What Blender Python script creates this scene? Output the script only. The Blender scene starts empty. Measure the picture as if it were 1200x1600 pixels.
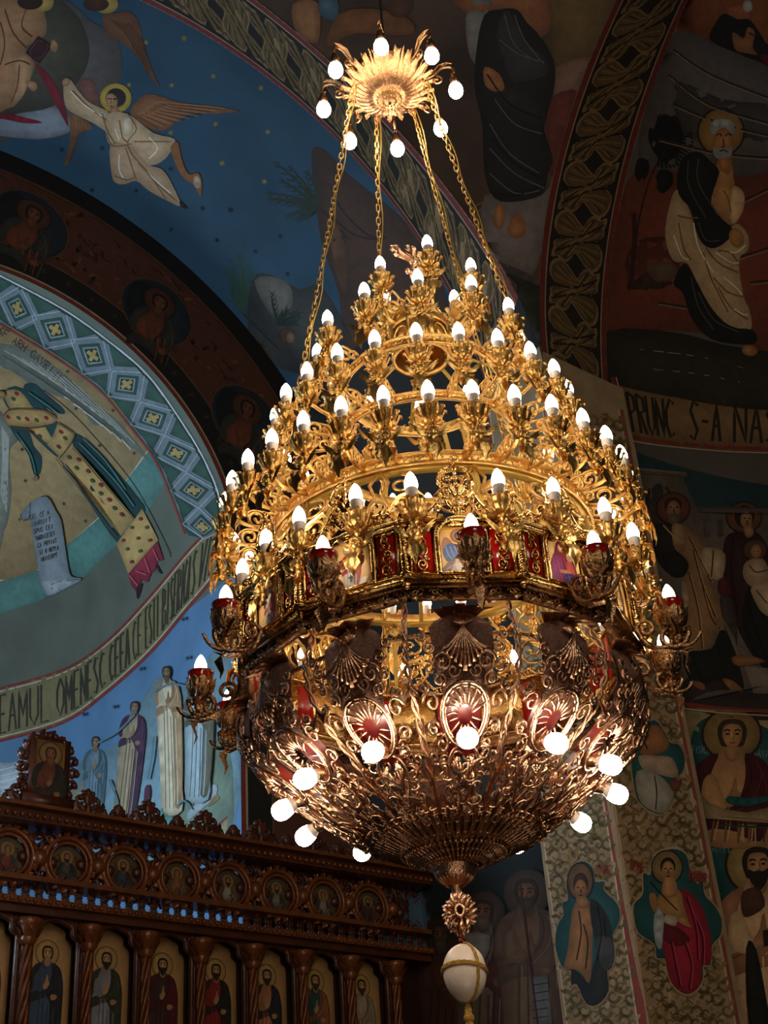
import bpy, math, random
from math import sin, cos, pi, radians, hypot, atan2, sqrt
from mathutils import Vector, Matrix
from mathutils.bvhtree import BVHTree
from mathutils.geometry import delaunay_2d_cdt
random.seed(7)
# ---------------------------------------------------------------- camera
EYE = 1.6                     # eye height over the floor; all numbers below are relative to the eye and lifted at the end
FPX, TH, RO = 2150.0, radians(31.1), radians(4.35)
fw = Vector((0, cos(TH), sin(TH))); r0 = Vector((1, 0, 0)); u0 = r0.cross(fw)
CX = r0*cos(RO) - u0*sin(RO); CY = r0*sin(RO) + u0*cos(RO)
cam = bpy.data.objects.new('camera', bpy.data.cameras.new('camera'))
bpy.context.scene.collection.objects.link(cam)
cam.matrix_world = Matrix(((CX.x, CY.x, -fw.x, 0), (CX.y, CY.y, -fw.y, 0), (CX.z, CY.z, -fw.z, 0), (0, 0, 0, 1)))
cam.data.sensor_fit = 'VERTICAL'; cam.data.sensor_height = 36.0; cam.data.lens = 36.0*FPX/1600.0
cam.data.clip_start = 0.05; cam.data.clip_end = 100
sc = bpy.context.scene; sc.camera = cam
# ---------------------------------------------------------------- exposure, world, daylight, added fill
sc.view_settings.view_transform = 'Standard'; sc.view_settings.look = 'None'
sc.view_settings.exposure = 0.0; sc.view_settings.gamma = 1.0; sc.view_settings.use_curve_mapping = False
w = bpy.data.worlds.new('church_air'); sc.world = w; w.use_nodes = True
w.node_tree.nodes['Background'].inputs[0].default_value = (0.5, 0.6, 0.8, 1)
w.node_tree.nodes['Background'].inputs[1].default_value = 0.02
ED = Vector((sin(radians(-40)), cos(radians(-40)), 0)); SD = Vector((sin(radians(50)), cos(radians(50)), 0))
def P3(e, s, z): return ED*e + SD*s + Vector((0, 0, z))
def area(name, pos, target, size, power, col):
    l = bpy.data.lights.new(name, 'AREA'); l.shape = 'RECTANGLE'; l.size = size[0]; l.size_y = size[1]; l.energy = power; l.color = col
    o = bpy.data.objects.new(name, l); sc.collection.objects.link(o); o.location = pos
    o.rotation_euler = (target-pos).to_track_quat('-Z', 'Y').to_euler(); return o
DAY = (0.62, 0.80, 1.0)
area('apse_window_daylight', P3(8.4, 1.15, 3.2), P3(8.6, 4.6, 4.6), (1.0, 1.6), 115, DAY)
area('chancel_window_daylight', P3(7.08, .5, 2.4), P3(7.1, 4.2, 7.0), (0.2, 1.4), 110, (0.50, 0.74, 1.0))
area('nave_warm_fill', P3(-2.5, .5, 4.5), P3(5.0, 5.8, 3.6), (2.0, 2.6), 100, (1.0, 0.88, 0.74))  # warm fill added behind the camera to lift the right-hand walls, no window
area('nave_floor_fill', P3(.6, 1.2, -1.2), P3(2.95, 2.6, 1.2), (1.6, 1.6), 16, (1.0, 0.78, 0.58))  # soft upward fill added for the underside of the bowl, no lamp there
BULB_E, GLOBE_E = 30.0, 60.0

# ---------------------------------------------------------------- helpers
def lin(h):
    if not isinstance(h, str): return tuple(h)
    h = h.lstrip('#'); o = []
    for i in (0, 2, 4):
        c = int(h[i:i+2], 16)/255; o.append(c/12.92 if c <= .04045 else ((c+.055)/1.055)**2.4)
    return tuple(o)
def nodes(name):
    m = bpy.data.materials.new(name); m.use_nodes = True; t = m.node_tree; b = t.nodes['Principled BSDF']; return m, t, b
def mat(name, col, rough=.5, metal=0., bump=0., bscale=60., var=0., vscale=8., col2=None, **kw):
    m, t, b = nodes(name); c = lin(col)
    b.inputs['Base Color'].default_value = (*c, 1); b.inputs['Roughness'].default_value = rough; b.inputs['Metallic'].default_value = metal
    for k, v in kw.items(): b.inputs[k.replace('_', ' ')].default_value = v
    tc = t.nodes.new('ShaderNodeTexCoord')
    if var or col2:
        n = t.nodes.new('ShaderNodeTexNoise'); n.inputs['Scale'].default_value = vscale; n.inputs['Detail'].default_value = 5
        t.links.new(tc.outputs['Object'], n.inputs['Vector'])
        mx = t.nodes.new('ShaderNodeMix'); mx.data_type = 'RGBA'
        r = t.nodes.new('ShaderNodeMapRange'); r.inputs[1].default_value = .35; r.inputs[2].default_value = .65
        t.links.new(n.outputs[0], r.inputs[0]); t.links.new(r.outputs[0], mx.inputs[0])
        d = lin(col2) if col2 else tuple(x*(1-var) for x in c)
        mx.inputs[6].default_value = (*c, 1); mx.inputs[7].default_value = (*d, 1); t.links.new(mx.outputs[2], b.inputs['Base Color'])
    if bump:
        n2 = t.nodes.new('ShaderNodeTexNoise'); n2.inputs['Scale'].default_value = bscale; n2.inputs['Detail'].default_value = 4
        t.links.new(tc.outputs['Object'], n2.inputs['Vector'])
        bp = t.nodes.new('ShaderNodeBump'); bp.inputs['Strength'].default_value = bump; bp.inputs['Distance'].default_value = .01
        t.links.new(n2.outputs[0], bp.inputs['Height']); t.links.new(bp.outputs[0], b.inputs['Normal'])
    return m
def paintmat(name, rough=.75, noise=.35, scale=14, fine=90, coat=0.):
    m, t, b = nodes(name); a = t.nodes.new('ShaderNodeAttribute'); a.attribute_name = 'paint'
    tc = t.nodes.new('ShaderNodeTexCoord')
    n = t.nodes.new('ShaderNodeTexNoise'); n.inputs['Scale'].default_value = scale; n.inputs['Detail'].default_value = 8; n.inputs['Roughness'].default_value = .7
    t.links.new(tc.outputs['Object'], n.inputs['Vector'])
    r = t.nodes.new('ShaderNodeMapRange'); r.inputs[1].default_value = .3; r.inputs[2].default_value = .7
    r.inputs[3].default_value = 1-noise; r.inputs[4].default_value = 1+noise*.5
    t.links.new(n.outputs[0], r.inputs[0])
    mx = t.nodes.new('ShaderNodeMix'); mx.data_type = 'RGBA'; mx.blend_type = 'MULTIPLY'; mx.inputs[0].default_value = 1
    t.links.new(a.outputs['Color'], mx.inputs[6]); t.links.new(r.outputs[0], mx.inputs[7]); t.links.new(mx.outputs[2], b.inputs['Base Color'])
    b.inputs['Roughness'].default_value = rough; b.inputs['Coat Weight'].default_value = coat
    bp = t.nodes.new('ShaderNodeBump'); bp.inputs['Strength'].default_value = .15; bp.inputs['Distance'].default_value = .01
    n2 = t.nodes.new('ShaderNodeTexNoise'); n2.inputs['Scale'].default_value = fine; t.links.new(tc.outputs['Object'], n2.inputs['Vector'])
    t.links.new(n2.outputs[0], bp.inputs['Height']); t.links.new(bp.outputs[0], b.inputs['Normal']); return m
def emis(name, col, s):
    m, t, b = nodes(name); b.inputs['Base Color'].default_value = (*col, 1)
    b.inputs['Emission Color'].default_value = (*col, 1); b.inputs['Emission Strength'].default_value = s; return m

class MB:
    def __init__(s): s.v = []; s.f = []; s.c = []; s.fc = None
    def add(s, vs, fs, M=None, cols=None):
        o = len(s.v); s.v += [tuple(M @ Vector(p)) for p in vs] if M is not None else [tuple(p) for p in vs]
        s.f += [tuple(i+o for i in f) for f in fs]
        if s.fc is not None: s.c += cols or [s.fc]*len(vs)
    def grid(s, rows, closed=False, M=None):
        n = len(rows[0]); vs = [p for r in rows for p in r]; fs = []
        for i in range(len(rows)-1):
            for j in range(n if closed else n-1):
                a = i*n+j; b = i*n+(j+1) % n; fs.append((a, b, b+n, a+n))
        s.add(vs, fs, M)
    def tube(s, pts, r, n=5, cap=True, M=None):
        P = [Vector(p) for p in pts]; rr = r if isinstance(r, (list, tuple)) else [r]*len(P); rows = []
        t = (P[1]-P[0]).normalized(); up = Vector((0, 0, 1)) if abs(t.z) < .9 else Vector((1, 0, 0)); a = t.cross(up).normalized()
        for i, p in enumerate(P):
            t = (P[min(i+1, len(P)-1)]-P[max(i-1, 0)])
            if t.length < 1e-9: t = Vector((0, 0, 1))
            t.normalize(); a = a-t*a.dot(t)
            if a.length < 1e-6: a = t.orthogonal()
            a.normalize(); b = t.cross(a)
            rows.append([p+(a*cos(2*pi*k/n)+b*sin(2*pi*k/n))*rr[i] for k in range(n)])
        s.grid(rows, True, M)
        if cap:
            o = len(s.v); s.f += [tuple(range(o-n, o))]
            m = o-n*len(P); s.f += [tuple(range(m, m+n))[::-1]]
    def lathe(s, prof, n=24, M=None, off=0):
        s.grid([[(r*cos(2*pi*k/n+off), r*sin(2*pi*k/n+off), z) for k in range(n)] for r, z in prof], True, M)
    def ball(s, c, r, n=8, m=6, M=None):
        c = Vector(c); R = r if isinstance(r, (tuple, list)) else (r, r, r); rows = []
        for i in range(m+1):
            t = pi*i/m; rr = max(sin(t), .02)
            rows.append([c+Vector((R[0]*rr*cos(2*pi*k/n), R[1]*rr*sin(2*pi*k/n), -R[2]*cos(t))) for k in range(n)])
        s.grid(rows, True, M)
    def box(s, c, d, M=None):
        x, y, z = c; a, b, e = d[0]/2, d[1]/2, d[2]/2
        vs = [(x+i*a, y+j*b, z+k*e) for k in (-1, 1) for j in (-1, 1) for i in (-1, 1)]
        s.add(vs, [(0, 2, 3, 1), (4, 5, 7, 6), (0, 1, 5, 4), (2, 6, 7, 3), (0, 4, 6, 2), (1, 3, 7, 5)], M)
    def leaf(s, path, wid, side, cup=.35, lobes=3, M=None):
        """acanthus leaf: path = centre line, side = width direction; lobed margins, raised midrib"""
        P = [Vector(p) for p in path]; n = len(P); rows = []; S = Vector(side).normalized()
        for i, p in enumerate(P):
            u = i/(n-1); t = (P[min(i+1, n-1)]-P[max(i-1, 0)]).normalized(); nn = t.cross(S).normalized()
            w_ = wid*(sin(pi*min(1, u*.82+.16))**.8)*(1 if i % 2 else .62 if i else .6)
            if i == n-1: w_ = wid*.06
            rows.append([p-S*w_+nn*w_*cup, p-S*w_*.45-nn*w_*.1, p+nn*w_*.22, p+S*w_*.45-nn*w_*.1, p+S*w_+nn*w_*cup])
        s.grid(rows, False, M)
    def mesh(s, name, smooth=True):
        me = bpy.data.meshes.new(name); me.from_pydata(s.v, [], s.f)
        if s.c and len(s.c) == len(s.v):
            at = me.color_attributes.new('paint', 'FLOAT_COLOR', 'POINT'); buf = []
            for c in s.c: buf += [c[0], c[1], c[2], 1.0]
            at.data.foreach_set('color', buf)
        me.polygons.foreach_set('use_smooth', [smooth]*len(me.polygons)); me.update(); return me
ALLTOP = []
def obj(name, mb, m, parent=None, loc=None, rotz=0., smooth=True, rot=None):
    me = mb if isinstance(mb, bpy.types.Mesh) else mb.mesh(name, smooth)
    if m is not None and not me.materials: me.materials.append(m)
    o = bpy.data.objects.new(name, me); sc.collection.objects.link(o)
    if parent is not None: o.parent = parent
    else: ALLTOP.append(o)
    if loc is not None: o.location = loc
    if rotz: o.rotation_euler = (0, 0, rotz)
    if rot: o.rotation_euler = rot
    return o
def thing(name, label, cat, loc=(0, 0, 0), group=None):
    o = bpy.data.objects.new(name, None); sc.collection.objects.link(o); o.location = loc
    o.empty_display_size = .1; o['label'] = label; o['category'] = cat
    if group: o['group'] = group
    ALLTOP.append(o); return o
def struct(name, mb, m, smooth=True):
    o = obj(name, mb, m, smooth=smooth); o['kind'] = 'structure'; return o
def ray(px, py): return (fw*FPX + CX*(px-600) + CY*(800-py)).normalized()
def smooth_closed(P, n=5):
    o = []; L = len(P)
    for i in range(L):
        a, b, c, d = P[i-1], P[i], P[(i+1) % L], P[(i+2) % L]
        for k in range(n):
            t = k/n
            o.append(tuple(.5*(2*b[j]+(c[j]-a[j])*t+(2*a[j]-5*b[j]+4*c[j]-d[j])*t*t+(3*b[j]-a[j]-3*c[j]+d[j])*t**3) for j in range(len(b))))
    return o
def smooth_open(P, n=5):
    Q = [P[0]]+list(P)+[P[-1]]; o = []
    for i in range(1, len(Q)-2):
        a, b, c, d = Q[i-1], Q[i], Q[i+1], Q[i+2]
        for k in range(n):
            t = k/n
            o.append(tuple(.5*(2*b[j]+(c[j]-a[j])*t+(2*a[j]-5*b[j]+4*c[j]-d[j])*t*t+(3*b[j]-a[j]-3*c[j]+d[j])*t**3) for j in range(len(b))))
    o.append(tuple(P[-1])); return o
def pts(s, T=None):
    a = [float(x) for x in s.split()]; p = list(zip(a[::2], a[1::2]))
    return [T(*q) for q in p] if T else p

GAIN = 1.0
class Painter:
    """flat painting: 2-D shapes laid on a real surface. mapper(x, y, lift) -> point on that surface (or None)"""
    def __init__(s, mapper, step, lift0=.0015, dl=.0006, gain=1.0):
        s.m = mapper; s.step = step*.75; s.k = lift0*.5; s.dl = dl*.8; s.mb = MB(); s.gain = gain*GAIN; s.model = 1.0
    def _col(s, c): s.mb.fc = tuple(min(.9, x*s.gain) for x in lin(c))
    def up(s): s.k += s.dl
    def poly(s, c, P, sm=3, up=True, step=None):
        if isinstance(P, str): P = pts(P)
        s._col(c)
        if sm: P = smooth_closed(P, sm)
        Q = []
        for p in P:
            if not Q or hypot(p[0]-Q[-1][0], p[1]-Q[-1][1]) > 1e-4*s.step: Q.append((p[0], p[1]))
        if len(Q) < 3: return
        n = len(Q); V = [Vector(q) for q in Q]; st = step or s.step
        x0, x1 = min(q[0] for q in Q), max(q[0] for q in Q); y0, y1 = min(q[1] for q in Q), max(q[1] for q in Q)
        y = y0+st*.5
        while y < y1:
            x = x0+st*.5
            while x < x1:
                ins = False; j = n-1; near = 1e9
                for i in range(n):
                    xi, yi = Q[i]; xj, yj = Q[j]
                    if (yi > y) != (yj > y) and x < (xj-xi)*(y-yi)/(yj-yi)+xi: ins = not ins
                    near = min(near, abs(xi-x)+abs(yi-y)); j = i
                if ins and near > st*.3: V.append(Vector((x, y)))
                x += st
            y += st
        try: r = delaunay_2d_cdt(V, [(i, (i+1) % n) for i in range(n)], [], 1, 1e-6*s.step)
        except Exception: return
        pos = [s.m(v[0], v[1], s.k) for v in r[0]]
        ok = [i for i, q in enumerate(pos) if q is not None]
        for i, q in enumerate(pos):
            if q is None and ok:             # outside the surface: pull back to its edge
                v = r[0][i]; j = min(ok, key=lambda j: (r[0][j]-v).length_squared); a, b = Vector(v), Vector(r[0][j])
                for _ in range(9):
                    m_ = (a+b)/2
                    if s.m(m_[0], m_[1], s.k) is None: a = m_
                    else: b = m_
                pos[i] = s.m(b[0], b[1], s.k)
        if any(p is None for p in pos):
            fs = [f for f in r[2] if all(pos[i] is not None for i in f)]; pos = [p or Vector((0, 0, 0)) for p in pos]
        else: fs = r[2]
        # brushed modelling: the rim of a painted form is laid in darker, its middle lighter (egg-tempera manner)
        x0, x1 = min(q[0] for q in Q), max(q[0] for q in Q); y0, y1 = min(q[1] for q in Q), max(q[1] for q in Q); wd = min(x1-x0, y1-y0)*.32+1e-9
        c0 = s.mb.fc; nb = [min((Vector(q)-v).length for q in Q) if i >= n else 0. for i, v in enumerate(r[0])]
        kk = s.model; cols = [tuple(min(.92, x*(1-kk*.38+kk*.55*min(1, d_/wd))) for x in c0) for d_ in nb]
        if fs: s.mb.add(pos, fs, cols=cols)
        if up: s.up()
    def line(s, c, wd, P, sm=4, up=False, close=False):
        if isinstance(P, str): P = pts(P)
        if sm: P = smooth_closed(P, sm) if close else smooth_open(P, sm)
        if close: P = list(P)+[P[0]]
        s._col(c); Q = []
        for a, b in zip(P[:-1], P[1:]):
            d = hypot(b[0]-a[0], b[1]-a[1]); m = max(1, int(d/s.step))
            Q += [(a[0]+(b[0]-a[0])*i/m, a[1]+(b[1]-a[1])*i/m) for i in range(m)]
        Q.append(P[-1]); L = []; R = []; N = len(Q)
        for i, q in enumerate(Q):
            a = Q[max(i-1, 0)]; b = Q[min(i+1, N-1)]; dx, dy = b[0]-a[0], b[1]-a[1]; d = hypot(dx, dy) or 1
            w_ = (wd if not isinstance(wd, tuple) else wd[0]+(wd[1]-wd[0])*i/(N-1))/2
            L.append(s.m(q[0]-dy/d*w_, q[1]+dx/d*w_, s.k)); R.append(s.m(q[0]+dy/d*w_, q[1]-dx/d*w_, s.k))
        for i in range(N-1):
            q = (L[i], R[i], R[i+1], L[i+1])
            if all(v is not None for v in q): s.mb.add(q, [(0, 1, 2, 3)])
        if up: s.up()
    def ell(s, c, x, y, rx, ry=None, rot=0, up=True, n=20):
        ry = rx if ry is None else ry; a = radians(rot)
        s.poly(c, [(x+rx*cos(t)*cos(a)-ry*sin(t)*sin(a), y+rx*cos(t)*sin(a)+ry*sin(t)*cos(a)) for t in [2*pi*k/n for k in range(n)]], 0, up)
    def star(s, c, x, y, r):
        P = []
        for k in range(16): q = r if k % 2 == 0 else r*.35; P.append((x+q*cos(pi*k/8), y+q*sin(pi*k/8)))
        s.poly(c, P, 0, False)
    def make(s, name, m, parent): return obj(name, s.mb, m, parent, smooth=True)

def figure(p, X, Y, h, rob, man, lean=0., H=12., beard=None, hair='3a2a1c', halo='8a6a36', hal2='2a1c14', sx=1., skin='b08458', feet=False, hand=1, hl=None, bald=False, shear=0.):
    """painted saint; (X, Y) head centre, h half face height, lean in radians"""
    ca, sa = cos(lean), sin(lean)
    def T(x, y): x *= sx; x += shear*y; return (X+h*(x*ca-y*sa), Y+h*(x*sa+y*ca))
    def G(s): return pts(s, T)
    def mix(c, k): c = lin(c); return tuple(min(1, v*k) for v in c)
    if halo:
        p.poly(hal2, [T(2.05*cos(t), 2.05*sin(t)) for t in [2*pi*k/24 for k in range(24)]], 0)
        p.poly(halo, [T(1.88*cos(t), 1.88*sin(t)) for t in [2*pi*k/24 for k in range(24)]], 0)
    p.poly(rob, G('-.5 .9 .5 .9 1.0 1.5 2.1 2.1 2.6 3.6 2.7 6 2.4 %g 2.2 %g -2.0 %g -2.4 %g -2.6 6 -2.6 3.6 -2 2.1 -1 1.5' % (H*.7, H, H, H*.7)))
    p.poly(man, G('.9 1.4 2.2 2.0 2.8 3.6 3.0 6.2 2.7 %g 1.9 %g .4 %g .9 7.4 -1.2 7.0 -2.7 7.6 -2.4 6.0 .2 5.0 .9 3.2' % (H*.72, H*.97, H*.9)))
    p.poly(man, G('-.9 1.4 -2.1 2.0 -2.8 3.4 -2.9 5.2 -2.2 5.6 -1.7 4 -1.3 2.6'))
    for a, b in ((-.9, -1.4), (-.2, -.5), (.5, .4), (1.3, 1.1)):
        p.line(mix(rob, .45), h*.16, [T(a, 5.4 if a < 0 else 7.6), T((a+b)/2, H*.75), T(b, H*.98)])
        p.line(mix(rob, 1.5), h*.1, [T(a+.25, 6 if a < 0 else 8), T((a+b)/2+.3, H*.75), T(b+.2, H*.96)])
    p.line(mix(man, .4), h*.14, G('.9 1.5 1.3 3 .6 4.8 -1.8 6')); p.line(mix(man, 1.7), h*.12, G('1.6 2 2.2 3.4 2.3 5.5 2.1 8'))
    p.line(mix(man, 1.6), h*.1, G('2.0 3 1.5 4.6 .2 5.9')); p.line(mix(man, .45), h*.12, G('2.7 4 2.1 6 1.2 6.9')); p.up()
    if hand:
        p.poly(mix(rob, 1.25), G('-1.9 3.4 -1.2 3.0 -.6 4.6 -.2 5.2 -.9 5.8 -2 5.2'))
        p.poly(skin, G('-.5 4.9 -.1 4.2 .1 3.3 .3 3.3 .35 4.1 .6 4.4 .3 5.1 -.2 5.4')); p.line(mix(skin, .5), h*.06, G('0 4.3 .2 3.4'))
        p.poly(skin, G('.9 6.2 1.5 6.0 2.0 6.3 1.6 6.8 1.0 6.8'))
    p.poly(mix(skin, .75), G('-.4 .5 .4 .5 .5 1.6 0 2 -.5 1.6'))
    p.poly(hair, G('0 -1.15 .7 -.95 .98 -.3 .85 .5 .6 .9 -.6 .9 -.85 .5 -.98 -.3 -.7 -.95'))
    p.poly(skin, G('0 %g .5 -.65 .66 -.1 .58 .45 .28 .95 0 1.05 -.28 .95 -.58 .45 -.66 -.1 -.5 -.65' % (-1 if bald else -.78)))
    if beard:
        p.poly(beard, G('-.6 .3 -.3 .45 0 .4 .3 .45 .6 .3 .58 .9 .3 1.45 0 1.7 -.3 1.45 -.58 .9')); p.line(mix(beard, .5), h*.08, G('-.22 .68 0 .62 .22 .68'))
    else: p.line('6a2c1c', h*.1, G('-.18 .6 0 .64 .18 .6'))
    for q in (-1, 1):
        p.line('1c120c', h*.12, [T(q*.14, -.24), T(q*.34, -.34), T(q*.55, -.22)]); p.line('1c120c', h*.15, [T(q*.2, -.02), T(q*.44, -.02)], 0)
    p.line(mix(skin, .5), h*.1, G('.05 -.2 .12 .3 -.08 .36')); p.line(mix(skin, 1.5), h*.1, G('-.05 -.15 -.03 .2')); p.up()
    if feet:
        p.poly(skin, G('-1.2 %g -.5 %g -.3 %g -1.3 %g' % (H, H, H+.9, H+.9))); p.poly(skin, G('.5 %g 1.2 %g 1.6 %g .5 %g' % (H, H, H+.9, H+.9)))

# stroke letters in a unit box, y down; drawn tall and narrow like the church lettering
GL = {'A': ['0 1 .5 0 1 1', '.22 .6 .78 .6'], 'B': ['0 0 0 1', '0 0 .8 .1 .8 .4 0 .5', '0 .5 1 .6 1 .9 0 1'], 'C': ['1 .12 .5 0 0 .3 0 .7 .5 1 1 .88'],
 'E': ['1 0 .1 0 0 .5 .1 1 1 1', '0 .5 .8 .5'], 'D': ['0 0 0 1 .7 .9 1 .5 .7 .1 0 0'], 'G': ['1 .1 .4 0 0 .3 0 .7 .5 1 1 .85 1 .55 .6 .55'], 'H': ['0 0 0 1', '1 0 1 1', '0 .5 1 .5'],
 'I': ['.5 0 .5 1'], 'L': ['0 0 0 1 1 1'], 'M': ['0 1 0 0 .5 .7 1 0 1 1'], 'N': ['0 1 0 0 1 1 1 0'], 'O': ['.5 0 0 .3 0 .7 .5 1 1 .7 1 .3 .5 0'], 'P': ['0 1 0 0', '0 0 .9 .08 .95 .42 0 .52'],
 'R': ['0 1 0 0', '0 0 .9 .08 .95 .4 0 .5', '.3 .5 1 1'], 'S': ['1 .1 .4 0 .05 .25 .5 .5 .95 .75 .6 1 0 .9'], 'T': ['0 0 1 0', '.5 0 .5 1'], 'U': ['0 0 0 .75 .5 1 1 .75 1 0'], 'V': ['0 0 .5 1 1 0'],
 'F': ['1 0 0 0 0 1', '0 .45 .8 .45'], 'X': ['0 0 1 1', '1 0 0 1'], 'Z': ['0 0 1 0 0 1 1 1'], '-': ['.1 .5 .9 .5'], '.': ['.4 .95 .6 .95'], 'Q': ['.5 0 0 .5 .5 1 1 .5 .5 0', '.6 .7 1 1']}
def letters(p, c, text, M, wd, cell=1.0, fill=.72):
    """M(u, v): u in 0..1 along the line of text, v in 0..1 from top to bottom"""
    n = len(text); 
    for i, ch in enumerate(text):
        for st in GL.get(ch, []):
            q = pts(st); q = [M((i+.5+(x-.5)*fill)/n, y) for x, y in q]
            p.line(c, wd, q, 0)
    p.up()
# ================================================================ STRUCTURE
M_APSE = mat('fresco_green_grey', '5e6456', .8, bump=.15, var=.22, vscale=3)
M_BLUEWALL = mat('fresco_blue', '547a9c', .8, bump=.15, var=.2, vscale=2.5)
M_DARKWALL = mat('fresco_umber', '332620', .8, bump=.2, var=.35, vscale=4)
M_SKY = mat('fresco_night_blue', '2d4d60', .8, bump=.15, var=.25, vscale=2)
M_LEAFB = mat('fresco_black_brown', '2a221a', .8, bump=.15, var=.3, vscale=6)
M_PEND = mat('fresco_russet_dark', '5c4536', .8, bump=.15, var=.45, vscale=1.6, col2='3a2d26')
M_CONCH = mat('fresco_slate_brown', '625850', .8, bump=.15, var=.4, vscale=1.5)
M_CONCHW = mat('fresco_dark_teal', '1f3d3c', .8, bump=.15, var=.3, vscale=4)
M_PIER = mat('fresco_ochre_cream', 'a88c68', .8, bump=.15, var=.25, vscale=7)
M_FRESCO = paintmat('fresco_paint', .75, .28, 12)
M_ICON = paintmat('icon_paint', .45, .2, 30, coat=.2)
M_FLOOR = mat('stone_floor', '5d4c3d', .35, var=.3, vscale=3)
M_PLAIN = mat('painted_plaster', '4a3d33', .8, bump=.1, var=.3, vscale=2)
M_BROWN = mat('fresco_marbled_brown', '4d2b1a', .75, bump=.2, col2='2b1710', vscale=16)

AC, AR, AZ, AE0, AE1 = 2.81, 1.85, 4.74, 7.2, 9.3     # apse: centre, radius, springing, front, start of the round end
def apse_pt(t, k):
    """t 0..1 along the plan from south front to north front; k: <0 below springing (0..-1), >0 up the vault (0..1)"""
    L1 = AE1-AE0; L = 2*L1+pi*AR; d = t*L
    if d < L1: c = (AE0+d, AC); n = (0, 1)
    elif d < L1+pi*AR: a = (d-L1)/AR; c = (AE1, AC); n = (sin(a), cos(a))
    else: c = (AE1-(d-L1-pi*AR), AC); n = (0, -1)
    if k <= 0: r, z = AR, AZ+k*(AZ+EYE)
    else: r, z = AR*cos(k*pi/2), AZ+AR*sin(k*pi/2)
    return P3(c[0]+n[0]*r, c[1]+n[1]*r, z)
mb = MB(); mb.grid([[apse_pt(i/220, k) for i in range(221)] for k in [-1, -.8, -.6, -.4, -.3, -.2, -.1, 0]]); wall_apse = struct('wall_apse', mb, M_BLUEWALL)
mb = MB(); mb.grid([[apse_pt(i/220, j/40) for i in range(221)] for j in range(41)]); ceil_apse = struct('ceiling_apse', mb, M_APSE)
# east wall round the apse opening
mb = MB()
def ew(th, r): return P3(AE0, AC+r*cos(th), AZ+r*sin(th))
mb.grid([[ew(pi*i/90, r) for i in range(91)] for r in (AR, 2.05, 2.6, 3.1)])
for sg in (1, -1): mb.grid([[P3(AE0, AC+sg*r, z) for r in (AR, 3.1)] for z in (AZ, 3, 1.5, -EYE)])
wall_east = struct('wall_east', mb, M_DARKWALL, False)
# blue barrel vault, leaf-painted arch, pendentive, leaf-painted south arch, south conch
def lerp(a, b, t): return a+(b-a)*t
def c_blue(u): t = u*pi; return P3(AE0, 2.8+3.0*cos(t), 4.7+3.0*sin(t))
def c_leafL(u): t = u*pi; return P3(5.5, 3.12+2.56*cos(t), 5.22+2.56*sin(t))
def c_leafU(u): t = .464+u*(pi-.928); return P3(4.91, 2.55+3.41*cos(t), 4.22+3.41*sin(t))
def c_R1(u): t = u*pi/2; return P3(1.615+3.30*cos(t), 5.6, 5.45+3.22*sin(t))
def c_R2(u): t = u*pi/2; return P3(.79+4.24*cos(t), 6.34, 5.19+4.24*sin(t))
def ruled(A, B, u0, u1, n=60, m=8, ends=None):
    mb = MB(); mb.grid([[A(lerp(u0, u1, i/n)).lerp(B(lerp(u0, u1, i/n)), j/m) for i in range(n+1)] for j in range(m+1)]); return mb
ceil_vault = struct('ceiling_barrel', ruled(c_blue, c_leafL, 0, 1, 200, 16), M_SKY)
trimL = struct('trim_1', ruled(c_leafL, c_leafU, 0, 1, 180, 6), M_LEAFB)
ceil_pend = struct('ceiling_pendentive', ruled(c_leafU, c_R1, 0, .64, 80, 40), M_PEND)
trimR = struct('trim_2', ruled(c_R1, c_R2, 0, 1, 140, 6), M_LEAFB)
def conch(ps, k):
    r = 4.24*cos(max(0, k)*pi/2); z = 5.19+4.24*sin(k*pi/2) if k > 0 else 5.19+k*(5.19+EYE)
    return P3(.79+r*cos(ps), 6.34+r*sin(ps), z)
mb = MB(); mb.grid([[conch(pi*i/200, j/60) for i in range(201)] for j in range(61)]); ceil_conch = struct('ceiling_conch', mb, M_CONCH)
mb = MB(); mb.grid([[conch(pi*i/200, -j/12) for i in range(201)] for j in range(13)]); wall_conch = struct('wall_conch', mb, M_CONCHW)
# crossing pier: west face (toward the south arch), north face (toward the east arch), then the dark side wall of the chancel
mb = MB()
mb.grid([[P3(4.91, s, z) for s in (5.6, 5.85, 6.1, 6.38)] for z in (-EYE, 0, 1, 2, 3, 4, 5, 5.6)])
mb.grid([[P3(4.91, 6.38, z), P3(5.1, 6.38, z)] for z in (-EYE, 5.6)])
mb.grid([[P3(e, 5.6, z) for e in (4.91, 5.1, 5.3, 5.5)] for z in (-EYE, 0, 1, 2, 3, 4, 5, 5.65)])
mb.grid([[P3(5.5, 5.6, z), P3(5.5, 5.72, z)] for z in (-EYE, 5.65)])
wall_pier = struct('wall_pier', mb, M_PIER, False)
mb = MB(); mb.grid([[P3(e, 5.72, z) for e in (5.5, 6, 6.6, 7.3)] for z in (-EYE, 0, 1, 2, 3, 4, 5.3)]); wall_side = struct('wall_chancel_south', mb, mat('fresco_black_green', '17201e', .8, bump=.15, var=.3, vscale=4), False)
mb = MB(); mb.grid([[P3(e, s, -EYE) for s in (-3.2, 2, 5, 11)] for e in (-5, 0, 5, 11.5)]); struct('floor', mb, M_FLOOR)
mb = MB(); mb.grid([[P3(e, -3.2, z) for e in (-5, 0, 7.2)] for z in (-EYE, 3, 9.2)]); struct('wall_north', mb, M_PLAIN)
mb = MB(); mb.grid([[P3(-5, s, z) for s in (-3.2, 3, 10.8)] for z in (-EYE, 3, 9.2)]); struct('wall_west', mb, M_PLAIN)
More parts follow.
